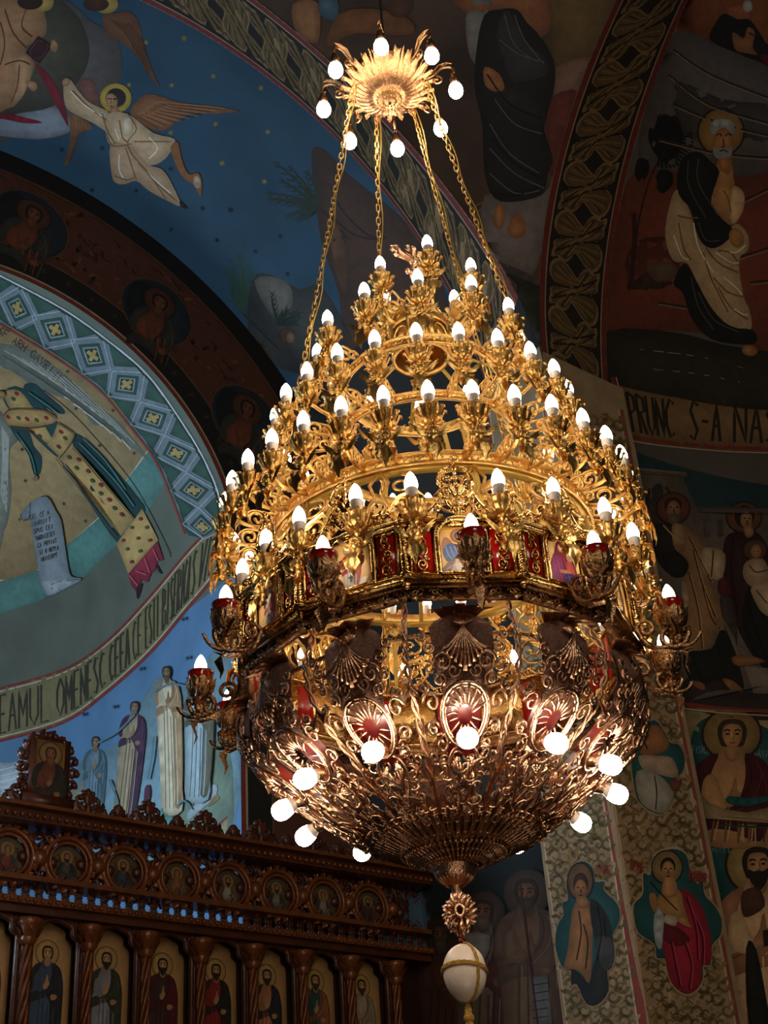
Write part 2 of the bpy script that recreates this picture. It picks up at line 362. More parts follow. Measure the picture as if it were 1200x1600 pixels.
mb = MB(); mb.grid([[P3(e, s, 9.2) for s in (-3.2, 3, 10.8)] for e in (-5, 0, 7.2)]); struct('ceiling_nave', mb, M_PLAIN)

def surf_mapper(o):
    me = o.data; b = BVHTree.FromPolygons([v.co.copy() for v in me.vertices], [tuple(p.vertices) for p in me.polygons])
    def m(x, y, k):
        d = ray(x, y); h = b.ray_cast(Vector((0, 0, 0)), d)
        if h[0] is None: return None
        n = h[1]; n = -n if n.dot(d) > 0 else n
        return h[0]+n*k
    return m
def T_(s, ox, oy): return lambda x, y: (ox+x/s, oy+y/s)
A_, B_, C_, D_ = T_(3, 0, 0), T_(3, 0, 380), T_(2.963, 0, 780), T_(1.875, 0, 1130)
R5, R6, R7, T8 = T_(2.581, 780, 0), T_(2.857, 900, 580), T_(2.857, 780, 1080), T_(2.857, 240, 0)
I0 = lambda x, y: (x, y)
def fz(p, seq):
    for it in seq:
        k = it[0]; T = it[1]
        if k == 'p': p.poly(it[2], pts(it[3], T), 3)
        elif k == 'q': p.poly(it[2], pts(it[3], T), 0)
        elif k == 'l': p.line(it[2], it[3], pts(it[4], T))
        elif k == 'e': x, y = T(it[3], it[4]); s = (T(1, 0)[0]-T(0, 0)[0]); p.ell(it[2], x, y, it[5]*s, it[6]*s, it[7] if len(it) > 7 else 0)
        elif k == 'u': p.up()

# ================================================================ MURALS
# ---- archangel in the apse vault
mA = surf_mapper(ceil_apse); GA = 1.0
p = Painter(mA, 22, gain=GA)
p.poly('9c8358', pts('-60 470 0 500 67 540 133 583 167 610 203 660 232 703 159 805 61 890 0 910 -60 925'), 0)
p.poly('5f8f84', pts('232 703 244 725 258 753 238 790 184 849 128 905 60 940 0 959 -60 972 -60 925 0 910 61 890 159 805'), 0)
p.line('c8c4b0', 1.5, '-20 913 61 890 159 805 232 703', 0)
for x, y in ((35, 702), (156, 696), (210, 708), (93, 709), (40, 751), (100, 787), (31, 812), (134, 814), (119, 638), (177, 641), (106, 580)): p.star('4a3a22', x, y, 4.5)
fz(p, [('u', 0), ('l', B_, '2a2418', 1.6, '100 610 300 760 420 880 600 1090 700 1250 790 1430 800 1470')])
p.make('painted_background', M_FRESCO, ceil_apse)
p = Painter(mA, 16, lift0=.006, gain=GA)
fz(p, [('p', B_, '7d8072', '-60 465 0 470 120 490 260 580 380 690 480 780 550 830 700 1018 560 905 500 850 440 850 380 770 310 730 200 690 130 650 60 600 0 570'),
 ('p', B_, '7d8072', '-40 800 40 840 70 860 88 920 50 960 45 1060 55 1150 40 1290 20 1350 0 1440 -40 1500')])
for k in range(9): fz(p, [('l', B_, 'b8b8a8', .9, '%d %d %d %d %d %d' % (20+k*40, 500+k*18, 180+k*40, 600+k*25, 330+k*38, 700+k*30)), ('l', B_, '3e423a', .8, '%d %d %d %d %d %d' % (10+k*38, 520+k*18, 170+k*38, 625+k*23, 320+k*36, 722+k*28))])
for k in range(6): fz(p, [('l', B_, 'c4c4b6', 1., '%d %d %d %d %d %d' % (10+k*6, 860+k*8, 14+k*5, 1000, 6+k*5, 1180+k*18))])
for k in range(7): fz(p, [('l', B_, 'd0d0c4', 1.4, '%d %d %d %d' % (300+k*45, 718+k*33, 345+k*45, 740+k*38))])
fz(p, [('u', 0), ('p', B_, '1d4a48', '50 850 130 870 160 950 197 1000 190 1078 160 1080 138 1000 110 940 70 900'),
 ('p', B_, '1a4444', '110 670 160 655 230 715 302 780 290 800 220 772 150 740'), ('p', B_, '1d4a48', '20 690 110 680 280 850 300 1010 220 960 120 860 30 760'),
 ('p', B_, '184442', '360 890 450 960 560 1080 640 1180 685 1250 620 1310 540 1200 430 1040 345 950'),
 ('p', B_, '1a4a46', '285 1000 330 1010 420 1120 540 1290 590 1370 550 1400 450 1260 360 1120'),
 ('q', B_, 'b3935a', '270 1000 350 950 635 1290 570 1372'), ('q', B_, 'b3935a', '130 860 210 850 262 940 225 940'),
 ('p', B_, 'b3935a', '25 690 95 690 150 760 165 790 80 800 30 740'), ('p', B_, 'b08c55', '20 800 60 770 200 775 268 812 245 845 150 860 45 850'),
 ('q', B_, 'b3935a', '275 835 355 890 330 945 285 1002 220 940 250 900'), ('q', C_, 'b3935a', '543 205 662 42 738 188 598 345'),
 ('q', C_, '8a2436', '598 345 735 195 762 282 732 290 722 330 705 345 690 385 660 372 640 435 612 400'),
 ('p', C_, '3a0f16', '640 405 665 392 645 462 636 440'), ('p', C_, '3a0f16', '730 300 756 345 738 335'), ('u', 0)])
for (x, y, c) in [(40, 810, 0), (90, 815, 1), (130, 820, 0), (175, 825, 1), (220, 815, 0), (65, 725, 1), (80, 700, 0), (155, 880, 0), (190, 900, 1), (290, 880, 0), (310, 910, 1), (280, 950, 0), (330, 1000, 1), (375, 1010, 0), (365, 1050, 1), (420, 1065, 0), (440, 1110, 1), (480, 1130, 0), (480, 1170, 1), (520, 1200, 0), (545, 1240, 1), (580, 1270, 0)]:
    fz(p, [('e', B_, ('9c3030', '4d6a30')[c], x, y, 13, 7, 40)])
for (x, y, c) in [(580, 190, 0), (620, 130, 1), (660, 90, 0), (600, 230, 1), (650, 180, 0), (690, 130, 1), (620, 290, 0), (660, 240, 1), (705, 190, 0)]:
    fz(p, [('e', C_, ('a04040', '55702f')[c], x, y, 9, 7, 40)])
for s_ in ('270 1000 560 1375', '350 950 640 1290', '20 800 60 770 200 775 268 812', '45 850 150 860 245 845', '275 835 355 890 330 945 285 1002', '130 860 225 940'): fz(p, [('l', B_, '5a4020', 1.3, s_)])
for s_ in ('380 930 450 1000 560 1120 640 1230', '400 910 500 1010 600 1150', '310 1030 400 1140 540 1330', '80 880 150 980 175 1070', '140 690 220 745 280 790'): fz(p, [('l', B_, '4f807c', 1.6, s_), ('l', B_, '0a1e1e', 1.4, ' '.join(str(float(v)+(6 if i % 2 else -5)) for i, v in enumerate(s_.split())))])
for s_ in ('640 330 690 350', '610 350 650 400', '680 270 705 340', '720 230 745 285'): fz(p, [('l', C_, 'd07080', 1., s_)])
fz(p, [('e', B_, 'a8825a', 175, 1095, 12, 14), ('e', B_, '9c7850', 10, 700, 22, 18), ('u', 0)])
fz(p, [('p', C_, '8e979b', '150 8 225 -20 270 50 292 90 308 180 328 310 345 355 390 366 335 400 242 444 212 420 190 340 168 210 148 90 110 85 105 62'),
 ('p', C_, 'a3abad', '205 375 290 365 390 366 335 400 242 444 222 420'), ('l', C_, '3b4144', 1.4, '105 62 115 90 145 80 150 8'), ('l', C_, '3b4144', 1.2, '240 395 300 375 385 368'), ('u', 0)])
for i, t in enumerate(['CEL CE A', 'NARUIT', 'SPUS CEI', 'VARDICESEI', 'CA PRVIAT', 'SI O MEPLA', 'MUIERPE']):
    y0 = 55+i*33; x0 = 148+i*9; w_ = 92 if i != 6 else 80
    letters(p, '2b2420', t, lambda u, v: C_(x0+u*w_, y0-u*26+v*22+12), 1.1)
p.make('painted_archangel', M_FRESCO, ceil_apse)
p = Painter(mA, 14, lift0=.008, gain=GA)
c_ = smooth_open([(2, 510), (22, 523), (42, 537), (62, 553), (82, 570), (101, 590)], 6)
def tx(u, v):
    i = u*(len(c_)-1); a = c_[min(int(i), len(c_)-2)]; b = c_[min(int(i)+1, len(c_)-1)]; f = i-int(i); d = hypot(b[0]-a[0], b[1]-a[1])
    return (a[0]+(b[0]-a[0])*f-(v)*11*(b[1]-a[1])/d*-1-11*(b[1]-a[1])/d*2*v, a[1]+(b[1]-a[1])*f+v*13*(b[0]-a[0])/d)
letters(p, '4a2c20', 'SF ARH GAVRIIL', tx, 1.8)
p.make('painted_inscription', M_FRESCO, ceil_apse)
# ---- geometric border at the mouth of the apse
g_out = smooth_open(pts('-60 398 0 427 100 480 167 527 230 580 277 643 320 713 347 780 352 850'), 8)
g_in = smooth_open(pts('-50 475 0 505 67 545 133 590 167 620 203 665 243 718 270 780 290 835'), 8)
def along(c, u):
    i = max(0, min(u, 1))*(len(c)-1); a = c[min(int(i), len(c)-2)]; b = c[min(int(i)+1, len(c)-1)]; f = i-min(int(i), len(c)-2)
    return (a[0]+(b[0]-a[0])*f, a[1]+(b[1]-a[1])*f)
def gb(u, v): a = along(g_in, u); b = along(g_out, u); return (a[0]+(b[0]-a[0])*v, a[1]+(b[1]-a[1])*v)
p = Painter(mA, 14, lift0=.004, gain=GA)
GO = [gb(i/40, 1) for i in range(41)]; GI = [gb(i/40, 0) for i in range(41)]
p.poly('7d898c', GO+GI[::-1], 0)
cen = [(27, 480), (87, 514), (144, 557), (195, 604), (237, 654), (273, 710), (300, 767), (322, 822)]
us = []
for cx_, cy_ in cen: us.append(min((hypot(gb(i/400, .5)[0]-cx_, gb(i/400, .5)[1]-cy_), i/400) for i in range(401))[1])
us = [us[0]-(us[1]-us[0])]+us
for i, u in enumerate(us):
    du = ((us[i+1]-us[i]) if i+1 < len(us) else (us[i]-us[i-1]))
    def q(a, b): return gb(u+a*du, .5+b)
    D = '2c4a3c'
    for (S) in ([(0, -.30), (.34, 0), (0, .30), (-.34, 0)],): p.poly(D, [q(*t) for t in S], 0, False)
    for sg in (1, -1):
        p.poly(D, [q(-.42, sg*.44), q(.42, sg*.44), q(0, sg*.38+sg*.0)], 0, False)
        p.poly(D, [q(.5, sg*.1), q(.16, sg*.42), q(.84, sg*.42)], 0, False)
    p.up(); p.poly('93a0a4', [q(0, -.22), q(.25, 0), q(0, .22), q(-.25, 0)], 0, False); p.up()
    p.poly('1f352c', [q(0, -.18), q(.21, 0), q(0, .18), q(-.21, 0)], 0, False); p.up()
    p.line('a98c4e', 6, [q(-.13, 0), q(.13, 0)], 0); p.line('a98c4e', 6, [q(0, -.13), q(0, .13)], 0)
    p.line('8f9ca1', 2, [q(-.5, 0), q(0, .46), q(.5, 0)], 0); p.line('8f9ca1', 2, [q(-.5, 0), q(0, -.46), q(.5, 0)], 0); p.k -= 2*p.dl
p.k += 3*p.dl
p.line('8a3528', 3, GI, 0); p.line('c9c6bd', 2.2, [gb(i/40, .97) for i in range(41)], 0); p.up()
p.make('painted_lattice_border', M_FRESCO, ceil_apse)
# ---- inscription band
mAW = surf_mapper(wall_apse)
def both(x, y, k): return mA(x, y, k) or mAW(x, y, k)
b_bot = smooth_open(pts('-60 1172 0 1158 101 1128 169 1080 236 1019 290 955 324 915 352 875'), 8); b_top = smooth_open(pts('-60 1090 0 1076 101 1046 169 1001 236 931 297 858 340 815 352 800'), 8)
def bb(u, v): a = along(b_top, u); b = along(b_bot, u); return (a[0]+(b[0]-a[0])*v, a[1]+(b[1]-a[1])*v)
p = Painter(both, 16, lift0=.006, gain=GA)
p.poly('8d8157', [bb(i/40, 0) for i in range(41)]+[bb(1-i/40, 1) for i in range(41)], 0)
for v, c, wd in ((0.0, '7a2c26', 4), (.06, 'b0a890', 2), (.93, 'b0a890', 2), (1.0, '7a2c26', 4.5)): p.line(c, wd, [bb(i/50, v) for i in range(51)], 0)
p.up()
def bx(px): return min((abs(bb(i/600, .5)[0]-px), i/600) for i in range(601))[1]
for t, a, b in (('NEAMUL', -14, 80), ('OMENESC', 88, 166), ('CEEA', 171, 204), ('CE', 208, 223), ('ESTI', 227, 250), ('BISERICA', 254, 298), ('S', 300, 308), ('VII', 312, 336)):
    ua, ub = bx(a), bx(b)
    letters(p, '322f22', t, lambda u, v: bb(lerp(ua, ub, u), .14+.72*v), 3.4 if b < 210 else 2.4)
p.make('painted_inscription_band', M_FRESCO, wall_apse)
# ---- blue scene under the band
p = Painter(mAW, 20, lift0=.002, gain=.9)
fz(p, [('p', C_, '7896a0', '380 1210 560 1110 720 820 800 880 880 860 960 740 1060 700 1060 1620 350 1620 360 1300'),
 ('p', C_, '6d7f6c', '720 1500 800 1340 870 1290 1050 1100 1055 1620 700 1620'), ('q', C_, '8a8462', '940 1600 1055 1470 1055 1640 940 1640'), ('l', C_, '7a2c30', 3, '940 1600 1000 1520 1055 1470'),
 ('p', C_, 'a9b6bb', '-30 1240 60 1220 150 1185 150 1300 90 1400 30 1450 -30 1460'), ('p', C_, 'c0ccd0', '-30 1560 60 1410 150 1340 220 1420 180 1560 0 1620'), ('p', C_, 'a06070', '250 1300 290 1340 280 1450 240 1540 215 1470')])
for k in range(7): fz(p, [('l', C_, 'd8e0e2', 1.1, '%d %d %d %d %d %d' % (-20, 1260+k*26, 60, 1240+k*28, 145, 1200+k*24))])
fz(p, [('p', C_, '9d9c86', '300 1240 330 1280 355 1350 390 1290 430 1200 460 1180 440 1280 400 1400 350 1450 330 1340'), ('e', C_, 'a88a66', 320, 1262, 22, 10, 20), ('p', C_, '5f958c', '735 1440 800 1470 825 1470 830 1560 735 1560'), ('p', C_, '9db0b4', '880 860 930 840 940 960 900 1000 880 930'), ('p', C_, 'b4c2c4', '875 1485 880 1440 990 1320 1005 1370 920 1450'), ('l', C_, '33332a', 2, '960 950 930 1200 900 1420'), ('l', C_, '8e8a72', 2, '980 980 960 1200 920 1400'), ('p', C_, 'a08a58', '965 1420 1000 1370 1020 1385 985 1415')])
figure(p, 151, 1160, 8, '6a8490', '55707c', lean=.05, H=17, halo=None, skin='b08c68', sx=.8)
figure(p, 213, 1106, 8.5, 'a29072', '4e2f4a', lean=.10, H=22, halo=None, skin='b08c68', sx=.85, beard='8a8078'); fz(p, [('p', C_, '6a3550', '680 1340 700 1325 705 1370 690 1440 676 1420')])
figure(p, 264, 1052, 9, 'cfc0a0', 'b4936a', lean=-.04, H=24, halo=None, skin='a5805c', sx=.78, beard='6a5038')
figure(p, 316, 1070, 9, '9db0b4', '6a6650', lean=.02, H=20, halo=None, skin='b08c68', sx=.9)
for s_ in ('470 1130 560 1080 640 1000', '720 900 800 860 880 870', '860 980 900 1000 920 1050', '520 1300 560 1400 560 1500', '700 1300 720 1200 730 1100', '840 1420 870 1400 900 1440'): fz(p, [('l', C_, '5d7884', 3, s_)])
p.up()
for x, y in ((548, 965), (405, 1000), (885, 740), (105, 1160), (670, 790), (865, 560)): p.star('243048', *C_(x, y), 5)
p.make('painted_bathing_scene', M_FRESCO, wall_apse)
# ---- east wall: starred band, marbled band with medallions (painted by polar coordinates on the wall)
def ewm(x, y, k): return P3(AE0-k, AC+y*cos(x), AZ+y*sin(x)) if x >= 0 else P3(AE0-k, AC+y, AZ+x*y)
def ring(p, c, ra, rb, a0=-.0, a1=2.6, n=70, tail=True):
    p._col(c); A = [a0+(a1-a0)*i/n for i in range(n+1)]
    p.mb.grid([[ewm(a, r, p.k) for a in A] for r in (ra, (ra+rb)/2, rb)])
    if tail: p.mb.grid([[P3(AE0-p.k, AC+r, z) for z in (AZ, 3, 1, -1)] for r in (ra, rb)])
    p.up()
p = Painter(ewm, .05, lift0=.004)
ring(p, '8a3a2c', 1.85, 1.885); ring(p, 'b8a890', 1.885, 1.90); ring(p, '1b1814', 1.90, 2.10); ring(p, '6a4c30', 2.085, 2.10)
ring(p, '1a1512', 2.78, 3.0); ring(p, '5c3c2a', 2.76, 2.785); ring(p, '5c3c2a', 2.985, 3.0)
for i in range(26): a = .06+i*.1; x, y = a, 2.0; p.poly('4a3c26', [(a+.018*cos(pi*k/4)*(1 if k % 2 == 0 else .35), 2.0+.035*sin(pi*k/4)*(1 if k % 2 == 0 else .35)) for k in range(8)], 0, False)
p.make('painted_star_band', M_FRESCO, wall_east)
p = Painter(ewm, .06, lift0=.003); p._col('4c2c1c'); ring(p, '5a3322', 2.10, 2.76)
for i in range(260):
    a = random.uniform(0, 2.2); r = random.uniform(2.14, 2.72); d = random.uniform(-.03, .03)
    p.line(random.choice(['38200f', '7a4c2c', '6b3a20', '301a10']), .012, [(a, r), (a+d, r+random.uniform(-.04, .04)), (a+d*1.6, r+random.uniform(-.05, .05))], 0)
p.make('painted_marbling', M_FRESCO, wall_east)
for (cx_, cy_) in ((47, 350), (245, 488), (383, 655)):
    d = ray(cx_, cy_); q = d/d.dot(ED)*AE0; sx_, zz = q.dot(SD), q.z
    def pm(x, y, k, sx_=sx_, zz=zz): return P3(AE0-k, sx_+x*1.0, zz-y)
    p = Painter(pm, .06, lift0=.0065)
    p.ell('6f4a30', 0, 0, .31, .31); p.ell('22303a', 0, 0, .295, .295); p.ell('11171c', -.12, 0, .14, .24)
    figure(p, .02, -.1, .07, '6b3a22', '3a3a34', lean=.15, H=6, halo='57351f', hal2='2a1a12', skin='7a4c30', hair='2a1810')
    p.make('painted_medallion', M_FRESCO, wall_east)
# ---- blue vault: ascending angel, mandorla, stars, palms
mV = surf_mapper(ceil_vault)
p = Painter(mV, 26, lift0=.002)
fz(p, [('p', T8, '3c3a34', '440 1250 520 1225 650 1290 760 1290 900 1640 500 1640 420 1480'), ('p', T8, '4f3422', '705 690 760 665 880 790 1143 1010 1300 1300 1300 1700 900 1700 830 1320 760 1120 730 960'),
 ('p', T8, '6b6458', '450 1250 560 1240 620 1300 600 1440 520 1400'), ('p', T8, '684226', '780 1000 850 1060 860 1300 820 1240')])
for T, L in ((A_, ((865, 180), (1000, 357), (685, 198), (805, 398), (605, 397), (1010, 580), (1043, 765), (800, 620))), (T8, ((480, 392), (275, 552), (510, 588), (305, 727), (495, 810), (135, 168)))):
    for x, y in L: p.star('b09a50', *T(x, y), 5.5)
for T, L in ((A_, ((290, 700), (480, 693), (430, 890), (638, 893), (950, 975), (1080, 985), (803, 1075), (1018, 1125), (800, 790))), (T8, ((345, 935), (218, 930), (565, 1055), (455, 1122), (598, 1222), (283, 1072)))):
    for x, y in L: p.star('1b2b3c', *T(x, y), 5)
fz(p, [('p', I0, '2b221b', '500 600 560 540 640 520 740 550 840 640 860 900 860 1300 380 1300 440 700')])
p.make('painted_night_sky', M_FRESCO, ceil_vault)
p = Painter(mV, 18, lift0=.005)
for root, tips, c in (((400, 1400), ((405, 1080), (375, 1120), (342, 1150), (318, 1190), (430, 1180), (345, 1290), (440, 1210), (365, 1330)), '2f4a34'), ((560, 1450), ((650, 1390), (600, 1380), (655, 1410), (580, 1400), (530, 1300), (640, 1440)), '1f2c22'),
    ((740, 930), ((535, 720), (600, 740), (560, 800), (500, 860), (505, 890), (590, 970), (640, 985), (690, 960), (735, 690), (680, 760), (540, 900)), '2c3224'), ((820, 1030), ((780, 1050), (850, 1060), (800, 1070)), '20261c')):
    for tx_, ty_ in tips:
        mx_, my_ = (root[0]+tx_)/2+random.uniform(-15, 15), (root[1]+ty_)/2-15
        p.line(c, (5, 1.2), [T8(*root), T8(mx_, my_), T8(tx_, ty_)])
        for k in range(1, 7):
            f = k/7; bx_, by_ = root[0]+(tx_-root[0])*f, root[1]+(ty_-root[1])*f; dx, dy = tx_-root[0], ty_-root[1]; L = hypot(dx, dy)
            for sg in (-1, 1): p.line(c, (2, .8), [T8(bx_, by_), T8(bx_+dx/L*28-sg*dy/L*14, by_+dy/L*28+sg*dx/L*14)], 0)
fz(p, [('l', T8, '33201a', 3, '740 930 820 990 900 1050 1000 1070'), ('l', T8, '33201a', 3, '400 1400 480 1480 560 1560'), ('l', T8, '2f2018', 3, '820 900 860 960 960 1050 1040 1060'), ('u', 0), ('e', T8, '5a3824', 595, 1500, 38, 40), ('e', T8, '8a6248', 612, 1508, 20, 24)])
p.make('painted_palm_trees', M_FRESCO, ceil_vault)
p = Painter(mV, 18, lift0=.005)
fz(p, [('p', A_, '5f5550', '-60 -20 270 -20 430 100 545 170 572 330 525 430 430 560 330 630 200 652 80 645 -60 620'), ('p', A_, '8a8c92', '-60 540 100 530 250 500 330 560 320 620 200 650 80 645 -60 618'), ('p', A_, '4a4434', '-60 -20 240 -20 330 40 390 120 420 250 370 380 250 495 100 525 -60 520'),
 ('p', A_, 'a5764e', '-60 -10 60 -20 190 20 215 160 120 220 160 290 150 350 90 470 40 505 -60 490'), ('p', A_, 'b98c60', '60 280 130 260 150 340 100 460 50 480 70 380'), ('q', A_, '3a1a1c', '178 165 248 210 186 296 118 245'), ('l', A_, '6a3a30', 1.2, '178 185 225 212 184 272 140 242 178 185'),
 ('p', A_, '8c2430', '165 295 230 350 280 430 310 520 320 590 290 540 240 450 200 370'), ('p', A_, '9c2030', '-20 545 30 530 100 545 200 572 120 575 40 560'), ('p', A_, 'b08058', '245 180 270 205 262 240 235 225'), ('p', A_, 'b08058', '120 380 165 380 175 410 150 425'),
 ('e', A_, 'b09048', 200, 5, 52, 46), ('e', A_, '3c2418', 140, 5, 60, 36), ('e', A_, 'b09048', 495, 15, 60, 45), ('e', A_, '4a2c1c', 450, 15, 60, 34)])
for s_ in ('20 40 60 150 120 220', '120 40 100 120 150 170', '20 300 90 280 140 300', '90 300 80 400 50 480', '0 100 20 200 0 300'): fz(p, [('l', A_, '6b4026', 1.6, s_)])
p.make('painted_glory', M_FRESCO, ceil_vault)
p = Painter(mV, 16, lift0=.007)
fz(p, [('p', A_, '7a4e32', '480 70 540 60 600 50 650 100 680 230 720 340 748 412 700 355 640 262 560 190 500 160'), ('p', A_, '7a5040', '365 385 415 365 450 400 460 500 400 470'), ('p', A_, '8f5c38', '610 520 660 455 720 440 850 480 1000 495 1122 520 1000 532 900 530 840 565 800 592 760 612 700 600 640 565'),
 ('p', A_, '8f6038', '330 530 400 560 435 600 370 625 345 690 320 765 303 768 330 650')])
for k in range(8): fz(p, [('l', A_, '4a2a18', 1., '%d %d %d %d' % (640+k*12, 540-k*8, 740+k*42, 600-k*13)), ('l', A_, 'b98050', .9, '%d %d %d %d' % (650+k*12, 530-k*8, 760+k*42, 590-k*12))])
for k in range(5): fz(p, [('l', A_, '4a2a18', 1., '%d %d %d %d %d %d' % (520+k*20, 90+k*4, 600+k*14, 170, 700-k*4, 350-k*30)), ('l', A_, '5a3820', .9, '%d 560 %d 640 %d 750' % (350+k*16, 340+k*12, 310+k*5))])
fz(p, [('e', A_, 'c9a640', 543, 458, 74, 70), ('e', A_, '4a6a78', 543, 458, 50, 48), ('e', A_, 'c9a640', 543, 458, 46, 44), ('e', A_, '33211a', 545, 455, 44, 42, 30), ('e', A_, 'b98860', 524, 472, 27, 38, -12), ('p', A_, 'a87850', '515 510 545 500 575 540 540 545'),
 ('p', A_, 'd2ae84', '298 375 325 365 360 410 410 470 480 505 512 530 505 612 440 575 350 530 305 490'), ('p', A_, 'd2ae84', '500 530 600 530 720 620 822 650 790 725 740 765 690 770 650 740 610 700 520 680 495 610'),
 ('p', A_, 'c9a27a', '520 670 620 690 690 765 760 790 805 855 850 962 780 935 700 892 640 845 590 860 550 857 525 820'), ('p', A_, 'a86a38', '800 690 835 662 852 740 885 812 932 808 948 860 942 922 915 872 895 855 860 830 825 770'), ('p', A_, '2a1614', '845 940 882 976 850 966'), ('e', A_, 'b98860', 310, 380, 18, 22, 40), ('e', A_, 'c8a888', 925, 850, 18, 30, -10),
 ('p', A_, 'e0c8a4', '575 560 615 550 620 620 580 630')])
for s_ in ('500 620 530 680 620 670', '600 530 640 600 600 660 620 720 690 800 780 930', '340 420 420 500 500 560', '590 690 620 780 640 840', '630 660 700 660 800 660', '650 760 740 860 830 940', '540 820 590 840 630 830', '480 530 500 600 540 670', '560 560 575 640 600 660'): fz(p, [('l', A_, '8a5c38', 1.5, s_)])
for s_ in ('330 420 400 490 480 540', '540 600 560 650', '700 640 740 690 700 740', '680 790 740 850 800 900', '560 720 560 790 580 830'): fz(p, [('l', A_, 'f2e4cc', 1.8, s_)])
fz(p, [('l', A_, '22140e', 1.6, '505 460 520 456'), ('l', A_, '22140e', 1.6, '530 458 545 462'), ('l', A_, '6a3020', 1.4, '516 494 530 496'), ('l', A_, '7a5030', 1.2, '522 458 518 480')])
p.make('painted_flying_angel', M_FRESCO, ceil_vault)
# ---- leaf borders on the two arches
GAIN = 1.25
LEAFP = [(.52, .34), (.42, .02), (.28, -.14), (.13, -.07), (.07, .12), (.19, .26), (.06, .36), (.06, .58), (.19, .75), (.36, .72), (.52, .60), (.70, .66), (.85, .82), (.94, .87), (.91, .66), (.74, .44)]
def leafband(A, B, u0, u1, n, name, parent, lines, flip=1):
    def m(x, y, k):           # x along 0..n, y across 0..1
        u = u0+(u1-u0)*x/n; a = A(u); b = B(u); d = (A(min(1, u+.004))-A(u-.004)).cross(b-a).normalized(); q = a.lerp(b, y)
        return q-d*k if d.dot(q) > 0 else q+d*k
    p = Painter(m, .3, lift0=.003)
    for i in range(n+1):
        for s_ in (0, 1):
            def L(v, t, g=1., vc=.4, tc=.36):
                v = vc+(v-vc)*g; t = (tc+(t-tc)*g-.36)*1.16+.34
                return (i+(t if not s_ else .67-t), .09+.82*(v if not s_ else 1-v))
            p.poly('9a7a50', [L(*q) for q in LEAFP], 2, False); p.k += .0004
            p.poly('6a5232', [L(v, t, .9) for v, t in LEAFP], 2, False); p.k += .0004
            for P_ in (((.22, -.04), (.44, .3), (.74, .56)), ((.14, .1), (.4, .34), (.7, .56)), ((.13, .42), (.4, .44), (.72, .58)), ((.14, .58), (.4, .52), (.7, .6)), ((.26, .66), (.46, .55), (.7, .62)), ((.34, .0), (.5, .32), (.76, .56))):
                p.line('80643c', (.022, .008), [L(*q) for q in P_], 3)
            for P_ in (((.28, -.06), (.46, .3)), ((.14, .2), (.38, .36)), ((.12, .5), (.38, .48)), ((.2, .64), (.42, .54)), ((.15, .02), (.34, .26))): p.line('1d1610', (.02, .010), [L(*q) for q in P_], 0)
            p.line('17120d', (.035, .02), [L(.16, .27), L(.46, .38), L(.9, .76)], 3); p.k -= .0008
    p.k += .0012
    for y, c, wd in lines:
        p.line(c, wd, [(x*n/80, y) for x in range(81)], 0)
    return p.make(name, M_FRESCO, parent)
LN = ((.035, '6e2c24', .075), (.085, '9c8068', .018), (-.0, '8c705c', .014), (.965, '6e2c24', .075), (.915, '9c8068', .018), (1.0, '8c705c', .014))
leafband(c_leafL, c_leafU, 0.04, .62, 14, 'painted_leaf_scroll', trimL, LN)
leafband(c_R1, c_R2, 0.0, .62, 9, 'painted_leaf_scroll', trimR, LN)
GAIN = 1.45
# ---- pendentive: seated evangelist
mP = surf_mapper(ceil_pend)
p = Painter(mP, 30, lift0=.003)
fz(p, [('p', R5, '5c4626', '150 -60 470 -60 460 20 370 222 230 262 205 120'), ('p', R5, '70523f', '225 275 372 228 332 360 212 388'), ('p', R5, '5e2c1e', '210 390 322 372 270 560 225 700 200 690 195 560 185 480'), ('p', R5, '7a4a2c', '-200 -60 150 -60 210 100 130 160 40 60 -120 60'),
 ('p', R5, '6d625c', '-60 790 60 810 180 780 222 715 205 800 180 950 130 1112 0 1055 -80 1020'), ('p', R5, '4b4242', '-80 1020 0 1055 130 1112 125 1140 0 1090 -90 1060'), ('p', R5, '262a22', '-90 1070 125 1140 170 1180 190 1400 120 1420 -30 1300 -90 1200'),
 ('p', T8, '7b5536', '620 20 730 10 735 190 640 150'), ('p', T8, '3f5560', '740 0 820 0 815 90 745 70'), ('p', T8, '6b4428', '830 60 1000 40 1143 90 1143 160 900 150 770 210'), ('p', T8, '4a3020', '1000 -40 1143 -40 1143 60 1060 70')])
p.make('painted_evangelist_background', M_FRESCO, ceil_pend)
p = Painter(mP, 24, lift0=.006)
I_ = lambda x, y: (x, y)
fz(p, [('p', R5, '5f5a52', '-110 -30 -60 -40 -20 40 -30 130 -80 170 -120 90'), ('p', I_, '6f6a60', '730 20 755 20 762 60 752 105 735 90 728 55'), ('p', R5, '1b1a18', '-60 60 0 38 70 38 110 90 150 130 195 195 222 260 222 350 195 450 180 520 195 570 215 645 195 700 190 745 165 790 60 815 -20 800 -60 700 -70 500 -100 350 -90 180'),
 ('p', R5, '32302e', '10 60 40 50 110 170 180 230 190 300 60 330 20 250 -10 150'), ('p', R5, '26221f', '-60 330 60 340 160 420 190 480 120 500 0 420'), ('p', R5, '93603a', '60 865 90 870 105 920 95 955 50 958 35 915'), ('p', R5, '93603a', '-15 830 15 830 20 880 5 925 -25 900'), ('p', R5, '93603a', '-60 270 0 300 20 360 -20 370 -60 340')])
for s_ in ('20 60 60 180 150 250', '60 60 100 160 180 260', '-20 400 60 500 170 540', '-40 500 40 620 160 700', '-40 600 60 700 180 760', '0 160 80 220 180 250', '-40 700 60 780 160 770'): fz(p, [('l', R5, '4a4846', 2.2, s_)])
for s_ in ('-50 300 40 420 170 480', '-30 560 60 660 170 720', '-20 780 60 790 150 760'): fz(p, [('l', R5, '0d0c0b', 2.6, s_)])
